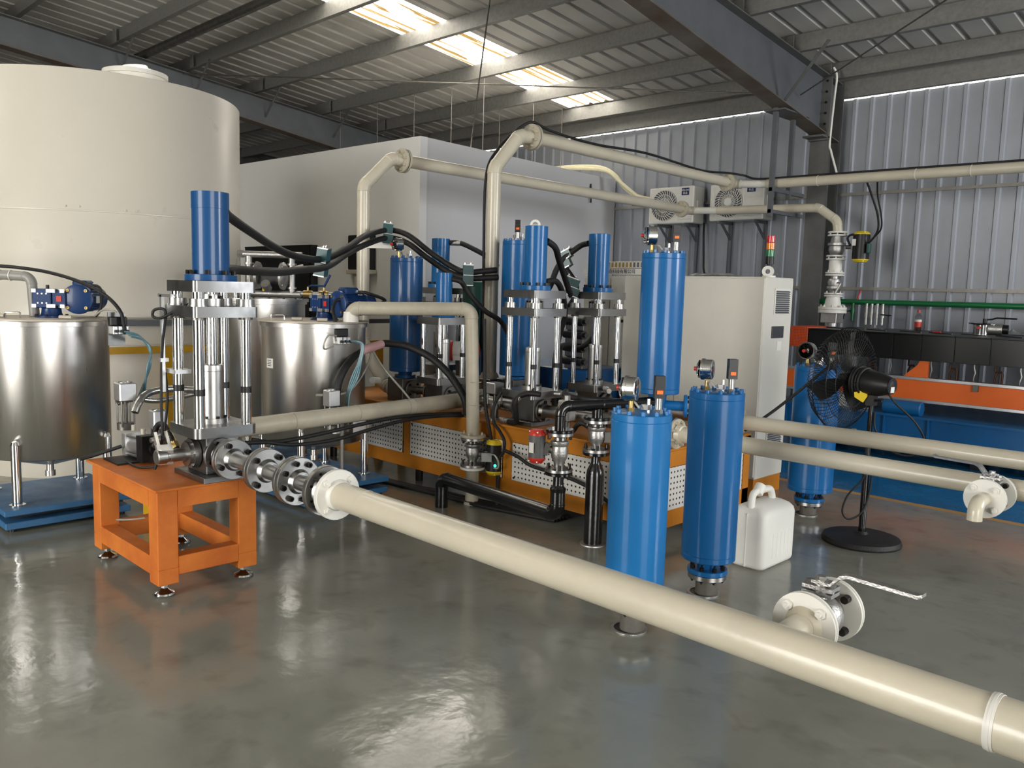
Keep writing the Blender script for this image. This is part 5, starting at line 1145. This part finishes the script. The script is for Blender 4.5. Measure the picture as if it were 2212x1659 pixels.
part('door', G().box(-5.02, -4.37, 6.405, 6.42, .08, 1.64, .003), 'white_paint', r); part('door', G().box(-5.35, -5.03, 6.405, 6.42, .08, 1.64, .003), 'grey_cabinet', r)
part('sign_board', G().box(-5.36, -4.52, 6.39, 6.405, 1.675, 1.73, .001), 'white_paint', r)
part('vent_unit', G().box(-5.2, -4.50, 6.41, 6.75, 1.735, 1.80, .004), 'grey_cabinet', r)
for k in range(14): part('slat', G().box(-5.15+.043*k, -5.13+.043*k, 6.405, 6.412, 1.745, 1.79), 'brass' if k < 9 else 'grey_steel', r)
for k, m in enumerate(('black_plastic', 'black_plastic', 'red')): part('button', G().cyl((-4.86+.075*k, 6.405, 1.235), (-4.86+.075*k, 6.38, 1.235), .014, n=14), m, r)
def text(body, loc, rot, size, m, parent, name='lettering', ext=.001):
    c = bpy.data.curves.new(name, 'FONT'); c.body = body; c.size = size; c.extrude = ext; c.align_x = 'CENTER'; c.align_y = 'CENTER'
    o = bpy.data.objects.new(name, c); COL.objects.link(o); bpy.context.view_layer.update()
    dg = bpy.context.evaluated_depsgraph_get(); me = bpy.data.meshes.new_from_object(o.evaluated_get(dg)); COL.objects.unlink(o); bpy.data.objects.remove(o)
    me.materials.clear(); me.materials.append(MT[m]); q = bpy.data.objects.new(name, me); COL.objects.link(q); q.parent = parent
    q.location = V(loc)-ORG[parent.name]; q.rotation_euler = rot; ORG[q.name] = V(loc); return q
text('传奇科技有限公司', (-4.905, 6.388, 1.702), (math.pi/2, 0, 0), .045, 'ink', r)
bx = solo('blue_carton', G().box(-4.56, -4.37, 6.02, 6.25, .0, .86, .004), 'blue_machine', 'narrow blue box between rear press and grey cabinet', 'box')
text('友华', (-4.42, 6.018, .80), (math.pi/2, 0, 0), .06, 'paper', bx)
# jerrycan
r = thing('jerrycan', 'white translucent plastic jerrycan on the floor beside a blue vessel', 'jerrycan', (-2.21, 4.31, 0))
def rr(x0, x1, y0, y1, z, c, n=5):
    out = []
    for cx, cy, a in ((x1-c, y1-c, 0), (x0+c, y1-c, 90), (x0+c, y0+c, 180), (x1-c, y0+c, 270)):
        for k in range(n+1):
            th = math.radians(a+90*k/n); out.append(V((cx+c*math.cos(th), cy+c*math.sin(th), z)))
    return out
def loft(rings):
    g = G(); n = len(rings[0])
    for q in rings: g.v += q
    for j in range(len(rings)-1):
        for i in range(n): g.f.append((j*n+i, j*n+(i+1) % n, (j+1)*n+(i+1) % n, (j+1)*n+i))
    g.f.append(tuple(range(n))[::-1]); g.f.append(tuple((len(rings)-1)*n+i for i in range(n))); return g
jx0, jx1, jy0, jy1 = -2.325, -2.105, 4.12, 4.50
rings = []
for z, ins, c in ((0, .02, .03), (.012, .006, .04), (.03, 0, .045), (.29, 0, .045), (.315, .006, .045), (.335, .022, .045), (.35, .05, .04), (.358, .075, .03)):
    rings.append(rr(jx0+ins, jx1-ins, jy0+ins, jy1-ins, z, c))
bd = part('body', loft(rings), 'plastic_white', r, ang=50)
for k in range(5): part('rib', G().box(jx1-.002, jx1+.003, 4.22+.045*k, 4.235+.045*k, .06, .20, .002), 'plastic_white', bd)
part('mould_seam', G().box((jx0+jx1)/2-.003, (jx0+jx1)/2+.003, jy0-.002, jy0+.01, .01, .31), 'plastic_white', bd)
part('handle', G().tube(spline([(-2.215, 4.16, .335), (-2.215, 4.165, .39), (-2.215, 4.19, .418), (-2.215, 4.27, .422), (-2.215, 4.36, .415), (-2.215, 4.39, .38), (-2.215, 4.40, .345)], 6), .020, 14), 'plastic_white', r)
part('cap', G().cyl((-2.215, 4.22, .405), (-2.215, 4.26, .452), .03, n=20, c=.004), 'plastic_white', r)
# pedestal fan
r = thing('pedestal_fan', 'black pedestal fan with wire cage and three blades behind the outlet pipes', 'fan', (-1.985, 5.15, 0))
fc = V((-2.13, 5.17, 1.00)); fa = V((-.975, .20, .03)).normalized()
part('base', G().lathe((-1.985, 5.15, 0), Z1, [(0, .232), (.012, .235), (.035, .225), (.05, .17), (.055, .04), (.07, .03)], 48), 'black_rubber', r)
part('pole', G().cyl((-1.985, 5.15, .05), (-1.985, 5.15, .55), .021, n=18).cyl((-1.985, 5.15, .5), (-1.985, 5.15, .93), .016, n=16), 'black_gloss', r)
part('pole_grip', G().lathe((-2.06, 5.10, .65), Z1, [(0, .015), (.05, .02), (.06, .012)], 14), 'alu', r)
mt = part('motor', G().lathe(fc-fa*.03, -fa, [(0, .05), (.01, .075), (.05, .08), (.10, .08), (.17, .072), (.23, .055), (.245, .05), (.25, .02)], 32), 'black_plastic', r)
g = G()
for k in range(4): g.tube(circle(fc-fa*(.05+.018*k), fa, .088+.004*math.sin(k*2), 20)+[circle(fc-fa*(.05+.018*k), fa, .088, 20)[0]], .008, 8)
part('coiled_cord', g, 'black_rubber', mt)
part('rating_plate', G().obox(fc-fa*.282+V((0, 0, -.022)), fa, .035, .035, .003, up=Z1), 'paper', mt)
part('motor_vent', G().ring(fc-fa*.28, fa, .03, .05, .004, 20), 'black_panel', mt)
part('yoke', G().obox(fc-fa*.15+V((0, 0, -.09)), Z1, .06, .05, .09).cyl(fc-fa*.22+V((0, 0, -.10)), fc-fa*.10+V((0, 0, -.10)), .008, n=8), 'black_plastic', r)
part('hub', G().cyl(fc, fc+fa*.07, .05, .035, n=20), 'black_plastic', r)
u, v, w = basis(fa)
for k in range(3):
    th = math.radians((100, 222, 345)[k]); e = u*math.cos(th)+v*math.sin(th); t = fa.cross(e)
    g = G(); N = 8
    for i in range(N+1):
        s = .045+.255*i/N; wd = .03+.075*math.sin(math.pi*min(1, (i+1)/(N+1))*.62)*1.1
        for sg in (-1, 1):
            q = fc+fa*.045+e*s+t*sg*wd*.38+fa*sg*wd*.42; g.v += [q, q+fa*.004]
    for i in range(N):
        a = 4*i; g.f += [(a, a+4, a+6, a+2), (a+1, a+3, a+7, a+5), (a, a+1, a+5, a+4), (a+2, a+6, a+7, a+3)]
    g.f += [(0, 2, 3, 1), (4*N, 4*N+1, 4*N+3, 4*N+2)]
    part('blade', g, 'black_plastic', r)
R_ = .325
for nm, sgn in (('front_cage', 1), ('rear_cage', -1)):
    g = G(); N = 72
    for i in range(N):
        th = 2*math.pi*i/N; pts = []
        for k in range(7):
            q = k/6; rad = .05+(R_-.05)*q; dep = .10*math.sqrt(max(0, 1-q**4)) if sgn > 0 else .055*math.sqrt(max(0, 1-q**4))
            tw = th+.5*(1-q)*sgn; pts.append(fc+fa*.04+fa*sgn*dep+(u*math.cos(tw)+v*math.sin(tw))*rad)
        g.tube(pts, .0019, 4)
    for q in (.0, .45, .75, 1.0):
        rad = .05+(R_-.05)*q; dep = (.10 if sgn > 0 else .055)*math.sqrt(max(0, 1-q**4)); cc = circle(fc+fa*.04+fa*sgn*dep, fa, rad, 48); g.tube(cc+[cc[0]], .003 if q == 1 else .002, 5)
    part(nm, g, 'black_plastic', r)
part('ring_clip', G().obox(fc+fa*.04+v*R_*-1, fa, .02, .012, .02), 'alu', r)
yc = thing('yellow_clip', 'small yellow plastic hook hanging on the fan motor', 'clip', (-2.02, 5.12, .88))
part('hook', G().prism([V(fc-fa*.10+V((.0, -.05, .0)))+V((a*.7, a*.2, b)) for a, b in ((-.05, -.06), (.02, -.09), (.05, -.05), (.045, -.02), (.0, -.02), (-.005, .03), (-.03, .03), (-.03, -.025), (-.055, -.03))], (0, 0, -.03), (.004, -.012, -.03)), 'yellow_bright', yc)
hose('fan_cord', [fc-fa*.25+V((0, 0, -.04)), fc-fa*.30+V((.0, .02, -.10)), (-1.74, 5.20, .78), (-1.70, 5.26, .66), (-1.76, 5.24, .57), (-1.88, 5.18, .60), (-1.955, 5.155, .72), (-1.96, 5.15, .82)], .006, 'black_rubber', 'black cord looping to the right below the fan motor', 'cord')
hose('fan_cord', [(-1.96, 5.13, .50), (-1.99, 5.11, .40), (-2.05, 5.06, .30), (-2.07, 5.04, .20), (-2.04, 5.06, .15), (-1.99, 5.11, .18), (-1.965, 5.14, .26), (-1.95, 5.15, .40), (-1.955, 5.15, .52)], .006, 'black_rubber', 'thin black cord looped around the fan pole', 'cord')
hose('power_cable', [(-2.33, 5.40, 1.10), (-2.42, 5.30, .98), (-2.52, 5.22, .86), (-2.62, 5.12, .74), (-2.72, 5.0, .63), (-2.78, 4.95, .58)], .010, 'black_rubber', 'black cable slanting down between grey cabinet and outlet pipes', 'cable')

# ================================================================== air conditioners on the right wall
def ac(x0, x1, z0, z1, yf, label, logo):
    r = thing('air_conditioner', label, 'air conditioner', ((x0+x1)/2, yf+.15, z0), 'outdoor units on the right wall')
    part('casing', G().box(x0, x1, yf, yf+.27, z0, z1, .012), 'white_paint', r)
    c = V((x0+(x1-x0)*.36, yf, (z0+z1)/2)); rad = (z1-z0)*.43
    part('fan_well', G().cyl(c+V((0, .006, 0)), c+V((0, -.001, 0)), rad, n=40), 'grey_steel', r)
    part('fan_bezel', G().box(c.x-rad-.02, c.x+rad+.02, yf-.006, yf, c.z-rad-.015, c.z-rad-.003).box(c.x-rad-.02, c.x+rad+.02, yf-.006, yf, c.z+rad+.003, c.z+rad+.015).box(c.x-rad-.02, c.x-rad-.006, yf-.006, yf, c.z-rad, c.z+rad).box(c.x+rad+.006, c.x+rad+.02, yf-.006, yf, c.z-rad, c.z+rad), 'white_paint', r)
    g = G()
    for i in range(30):
        th = 2*math.pi*i/30; pts = []
        for k in range(5):
            q = k/4; rr_ = rad*(.2+.8*q); a = th+.55*q; pts.append(c+V((rr_*math.cos(a), -.012-.012*(1-q), rr_*math.sin(a))))
        g.tube(pts, .0045, 4)
    for q in (.45, .7, .98):
        cc = circle(c+V((0, -.014, 0)), (0, -1, 0), rad*q, 36); g.tube(cc+[cc[0]], .0035, 4)
    part('grille', g, 'white_paint', r)
    part('grille_hub', G().cyl(c+V((0, -.01, 0)), c+V((0, -.032, 0)), rad*.24, n=24, c=.004), 'white_paint', r)
    xr = c.x+rad+.04
    for k in range(3): part('moulding', G().box(xr, x1-.02, yf-.004, yf, z1-.19-.05*k, z1-.165-.05*k, .002), 'white_paint', r)
    part('moulding', G().box(xr, x1-.02, yf-.008, yf, z0+.05, z0+.10, .003), 'white_paint', r)
    b = part('badge', G().box(xr+.02, xr+.135, yf-.004, yf+.001, z1-.12, z1-.025, .001), 'navy', r)
    text('KELON', (xr+.0775, yf-.005, z1-.055), (math.pi/2, 0, 0), .034, 'white_paint', b); text('科龙', (xr+.0775, yf-.005, z1-.095), (math.pi/2, 0, 0), .034, 'white_paint', b)
    part('side_cover', G().box(x1-.001, x1+.02, yf+.08, yf+.20, z0+.12, z0+.30, .006), 'white_paint', r)
    for x in (x0+.15, x1-.12):
        bk = part('wall_bracket', G().box(x-.018, x+.018, yf-.02, yf+.33, z0-.035, z0-.004).box(x-.018, x+.018, yf+.30, yf+.335, z0-.75, z0+.02), 'grey_steel', r)
        part('brace', G().obox((x, yf+.19, z0-.13), (0, .24, -.20), .028, .02, .36), 'grey_steel', bk)
ac(-6.93, -6.22, 2.455, 2.94, 9.62, 'left air-conditioner outdoor unit with blue badge and pale hoses', True)
ac(-5.97, -5.21, 2.465, 2.925, 9.62, 'right air-conditioner outdoor unit behind the cream pipe elbow', True)
hose('insulated_hose', [(-8.77, 9.62, 3.36), (-8.2, 9.6, 3.34), (-7.75, 9.58, 3.28), (-7.5, 9.58, 3.15), (-7.36, 9.58, 3.0), (-7.15, 9.6, 2.86), (-6.94, 9.70, 2.80)], .030, 'insulation', 'pale insulated hose draping from the white room to the left outdoor unit')
hose('insulated_hose', [(-8.5, 9.55, 3.33), (-8.0, 9.52, 3.29), (-7.62, 9.52, 3.22), (-7.42, 9.54, 3.08), (-7.22, 9.56, 2.93), (-7.05, 9.62, 2.80), (-6.94, 9.72, 2.74)], .026, 'insulation', 'second pale insulated hose beside the left outdoor unit')
hose('drain_tube', [(-7.72, 9.3, 3.02), (-7.70, 9.28, 2.96), (-7.69, 9.28, 2.85), (-7.69, 9.28, 2.76)], .012, 'black_rubber', 'short black pipe end poking from the white room side wall')
hose('drain_tube', [(-6.20, 9.88, 2.47), (-6.18, 9.85, 2.30), (-6.15, 9.83, 2.0), (-6.12, 9.82, 1.8), (-6.0, 9.84, 1.6)], .014, 'black_rubber', 'black drain tube hanging below the outdoor units')
r = thing('wall_box', 'black box with a cream base on the white room wall behind the left riser', 'lamp', (-8.35, 5.80, 1.32))  # unidentified dark box with a cream lower part, fixed to the room wall
part('box_body', G().box(-8.57, -8.13, 5.80, 5.90, 1.69, 2.10, .01), 'black_panel', r)
part('rim', G().box(-8.59, -8.11, 5.79, 5.90, 1.64, 1.69, .006), 'cream_old', r)
part('neck', G().box(-8.47, -8.23, 5.81, 5.90, 1.45, 1.64, .03).box(-8.45, -8.25, 5.82, 5.90, 1.30, 1.45, .01), 'cream_old', r)

# ================================================================== hanger, valve stack and line on the right
r = thing('pipe_hanger', 'dark steel hanger frame from the near rafter holding the two wall pipes', 'hanger', (-4.55, 8.9, 2.35), None)
for y in (8.58, 8.98): part('post', G().box(-4.585, -4.535, y-.02, y+.02, 2.38 if y < 8.7 else 2.60, 3.60), 'grey_steel', r)
part('cross_bar', G().box(-4.58, -4.54, 8.56, 9.32, 2.655, 2.695), 'grey_steel', r); part('cross_bar', G().box(-4.58, -4.54, 8.56, 9.32, 2.42, 2.46), 'grey_steel', r)
part('top_plate', G().box(-4.66, -4.42, 8.5, 9.1, 3.50, 3.515), 'frame_steel', r)
st = thing('valve_stack', 'white upright stack of valves and flanges below the lower wall pipe', 'valve', (-4.035, 9.15, 1.195))
sx, sy = -4.035, 9.15
part('base_block', G().box(sx-.09, sx+.09, sy-.09, sy+.09, 1.235, 1.345, .004), 'cast', st); part('foot', G().cyl((sx, sy, 1.195), (sx, sy, 1.235), .07, n=20), 'steel', st)
flange(st, (sx, sy, 1.345), Z1, .15, .035, 'white_paint', 0); flange(st, (sx, sy, 1.382), Z1, .15, .03, 'white_paint', 8, .12, .014, .014, 'white_paint', hexh=True)
part('reducer', G().lathe((sx, sy, 1.41), Z1, [(0, .095), (.02, .09), (.12, .07), (.13, .07)], 28), 'white_paint', st)
flange(st, (sx, sy, 1.525), Z1, .098, .018, 'white_paint', 0); flange(st, (sx, sy, 1.55), Z1, .098, .018, 'white_paint', 6, .08, .009, .012, 'white_paint', hexh=True)
part('valve_body', G().lathe((sx, sy, 1.565), Z1, [(0, .04), (.03, .05), (.05, .075), (.075, .075), (.08, .06), (.12, .07), (.155, .06), (.16, .04), (.19, .04)], 28), 'cast', st)
part('lever', G().tube([(sx+.06, sy-.04, 1.68), (sx+.10, sy-.06, 1.67), (sx+.05, sy-.08, 1.56)], .012, 8), 'cast', st)
flange(st, (sx, sy, 1.755), Z1, .10, .018, 'white_paint', 0); flange(st, (sx, sy, 1.78), Z1, .10, .018, 'white_paint', 6, .08, .009, .012, 'white_paint', hexh=True)
part('spool', G().cyl((sx, sy, 1.79), (sx, sy, 1.94), .07, n=28), 'white_paint', st)
flange(st, (sx, sy, 1.93), Z1, .102, .018, 'white_paint', 6, .084, .009, .012, 'white_paint', hexh=True); flange(st, (sx, sy, 1.965), Z1, .102, .018, 'white_paint', 0)
part('valve_body', G().lathe((sx, sy, 1.98), Z1, [(0, .055), (.02, .07), (.06, .085), (.10, .08), (.11, .095), (.135, .095), (.14, .07), (.20, .06), (.22, .06)], 28), 'cast', st)
flange(st, (sx, sy, 2.19), Z1, .102, .018, 'white_paint', 6, .084, .009, .012, 'white_paint', hexh=True); flange(st, (sx, sy, 2.222), Z1, .102, .02, 'white_paint', 0)
t = actuator('valve_actuator', (-3.765, 9.15), 'black air actuator with yellow caps high on the white valve stack', 'black_plastic', 'yellow_bright', 1.905, 2.235, .085, (-3.93, 9.15, 2.07))
part('label', G().box(-3.83, -3.79, 9.06, 9.064, 2.08, 2.15), 'paper', t); part('solenoid', G().box(-3.67, -3.64, 9.06, 9.12, 2.0, 2.10, .004), 'green_dark', t)
hose('power_cable', [(-3.87, 9.12, 2.08), (-3.90, 9.10, 2.16), (-3.86, 9.10, 2.20), (-3.80, 9.10, 2.19)], .012, 'black_rubber', 'small black cable loop between valve stack and its actuator', 'cable')
hose('grey_conduit', [(-4.37, 9.5, 4.12), (-4.34, 9.53, 4.02), (-4.36, 9.55, 3.8), (-4.38, 9.55, 3.3), (-4.36, 9.55, 3.2), (-4.31, 9.55, 3.05), (-4.26, 9.55, 2.9)], .012, 'white_paint', 'white conduit running down beside the near column', 'conduit')

# ---- filling line along the right wall
r = thing('filling_line', 'long machine line by the wall with black panelled beam, orange strip and blue base', 'machine', (-2, 8.7, 0))
bz0, bz1, by0, by1 = .945, 1.195, 8.25, 9.45
part('beam', G().box(-3.87, 1.2, by0+.012, by1, bz0, bz1-.006), 'black_panel', r)
xs = [-3.87, -3.42, -3.02, -2.76, -2.47, -2.175, -1.88, -1.58, -1.28, -.98, -.6, -.2, .4, 1.2]
for a, b in zip(xs[:-1], xs[1:]):
    part('panel', G().box(a+.004, b-.004, by0, by0+.012, bz0+.005, bz1-.012, .002), 'black_panel', r)
    part('top_cover', G().box(a+.005, b-.005, by0-.02, by1-.02, bz1-.010, bz1, .002), 'black_panel', r)
    part('strap', G().obox(((a+b)/2-.1, by0+.35, bz1+.006), (.5, -.35, 0), .012, .008, .32, up=Z1), 'black_plastic', r)
part('end_guard', G().box(-4.07, -3.88, by0, by0+.5, 1.0, 1.21, .004), 'perf_orange', r)
part('strip', G().box(-4.2, 1.2, by0+.06, by0+.10, .575, .755), 'orange_red', r)
part('rail', G().box(-4.2, 1.2, by0+.05, by0+.12, .755, .785, .003), 'alu', r); part('rail', G().box(-4.2, 1.2, by0+.05, by0+.12, .545, .575, .003), 'alu', r)
part('base_beam', G().box(-4.2, 1.2, by0-.1, by1, .17, .41, .004), 'blue_machine', r)
part('base_top', G().box(-4.2, 1.2, by0-.14, by1, .41, .43), 'blue_machine', r)
for x in (-4.0, -3.0, -2.6, -1.6, -.6, .6): part('rib_plate', G().box(x-.008, x+.008, by0-.135, by0-.1, .18, .41), 'blue_machine', r)
for x in (-3.9, -2.2, -.5): part('leg', G().box(x-.06, x+.06, by0, by0+.12, 0, .17).box(x-.06, x+.06, by1-.2, by1-.08, 0, .17), 'black_panel', r)
for x in (-3.6, -1.2, .8): part('stanchion', G().box(x-.04, x+.04, by1-.16, by1-.08, .43, .95), 'grey_steel', r)
part('motor', G().cyl((-3.05, by0-.02, .49), (-2.7, by0-.02, .49), .07, n=24, c=.01), 'blue_machine', r)
part('gusset', G().prism([(-2.92, by0+.05, .785), (-2.70, by0+.05, .785), (-2.70, by0+.05, .945), (-2.78, by0+.05, .945), (-2.80, by0+.05, .90)], (0, 0, 0), (0, .03, 0)), 'orange_red', r)
part('clip', G().box(-2.30, -2.26, by0+.03, by0+.06, .70, .76), 'steel_dark', r)
part('white_plate', G().box(-3.72, -3.2, by0+.03, by0+.055, .43, .55), 'white_paint', r)
for k in range(11):
    x = -3.7+.19*k; y = by0+.22+.05*(k % 2)
    if k % 2: part('dosing_tube', G().tube([(x, y, .945), (x, y, .90), (x+.012, y, .85), (x, y, .80), (x, y, .69)], .010, 8), 'steel', r)
    else: part('dosing_hook', G().tube([(x, y, .945), (x, y, .88), (x+.05, y, .88), (x+.06, y, .86), (x+.06, y, .72)], .010, 8).tube([(x+.02, y, .88), (x, y, .83), (x+.0, y, .70)], .009, 8), 'rust', r)
solo('floor_bracket', G().box(-3.0, -2.7, 7.6, 7.72, 0, .03, .004), 'pvc_grey', 'low grey bracket on the blue floor behind the outlet pipes', 'bracket')
b = thing('water_bottle', 'clear water bottle with red label and cap on the black beam', 'bottle', (-3.09, 9.08, 1.195))
part('bottle', G().lathe((-3.09, 9.08, 1.195), Z1, [(0, .028), (.004, .033), (.12, .033), (.15, .030), (.175, .016), (.19, .014)], 24), 'glass', b)
part('label', G().lathe((-3.09, 9.08, 1.235), Z1, [(0, .0338), (.055, .0338)], 24, cap=False), 'red', b); part('label_band', G().lathe((-3.09, 9.08, 1.29), Z1, [(0, .0338), (.022, .0338)], 24, cap=False), 'paper', b)
part('water', G().lathe((-3.09, 9.08, 1.199), Z1, [(0, .027), (.09, .0315)], 20), 'tube_clear', b); part('cap', G().cyl((-3.09, 9.08, 1.385), (-3.09, 9.08, 1.412), .017, n=16), 'red', b)
b = thing('filter_housing', 'round steel housing with a flat lid and lever lying on the black beam', 'housing', (-2.48, 9.1, 1.195))
part('pot', G().lathe((-2.50, 9.1, 1.195), Z1, [(0, .07), (.09, .075), (.10, .115), (.108, .12), (.118, .09), (.12, .01)], 32), 'chrome', b)
part('side_valve', G().cyl((-2.44, 9.1, 1.25), (-2.32, 9.12, 1.25), .055, n=20), 'cast', b); part('knob', G().cyl((-2.34, 9.12, 1.25), (-2.27, 9.13, 1.25), .045, n=16), 'black_plastic', b)
part('lever', G().tube([(-2.46, 9.05, 1.34), (-2.40, 9.05, 1.345), (-2.36, 9.05, 1.36), (-2.18, 9.02, 1.358)], .008, 8).cyl((-2.46, 9.05, 1.30), (-2.46, 9.05, 1.35), .02, n=12), 'black_plastic', b)
part('tag', G().box(-2.52, -2.48, 9.01, 9.015, 1.25, 1.27), 'red', b)
random.seed(5); g = G()
for i in range(8):
    for j in range(5): g.v.append(V((-2.36+.05*i, 9.3+.05*j, 1.197+.06*random.random()*(1 if 0 < i < 7 and 0 < j < 4 else .1))))
for i in range(7):
    for j in range(4): a = i*5+j; g.f.append((a, a+1, a+6, a+5))
solo('plastic_bag', g, 'plastic_bag', 'crumpled clear bag at the right end of the black beam', 'bag')
solo('red_marker', G().box(-2.84, -2.76, 8.75, 8.78, 1.196, 1.212, .005), 'red', 'small red object lying on the black beam between bottle and housing', 'marker')
r = thing('green_pipe', 'green water pipe with drop valves along the right wall', 'pipe', (-2.5, 9.7, 1.47))
part('pipe', G().cyl((-4.58, 9.72, 1.472), (1.0, 9.72, 1.484), .030, n=20), 'green', r)
for x in (-4.02, -3.86, -3.80, -3.74, -3.68):
    z = 1.30 if x < -4 else 1.26
    part('drop_valve', G().cyl((x, 9.66, 1.46), (x, 9.66, z+.1), .016, n=12).cyl((x, 9.66, z+.1), (x, 9.66, z+.04), .024, n=12).cyl((x, 9.66, z+.04), (x, 9.66, z-.04), .016, n=12), 'green' if x < -4 else 'cast', r)
part('lever', G().tube([(-4.02, 9.62, 1.37), (-4.08, 9.60, 1.36), (-4.10, 9.60, 1.27)], .008, 8), 'black_plastic', r)
part('lever', G().tube([(-3.68, 9.62, 1.34), (-3.6, 9.60, 1.335), (-3.56, 9.60, 1.335)], .008, 8), 'black_plastic', r)
hose('red_tube', [(-4.05, 9.93, 1.62), (-4.07, 9.9, 1.52), (-4.08, 9.8, 1.40), (-4.06, 9.7, 1.34)], .008, 'red', 'thin red tube behind the green pipe by the valve stack', 'tube')
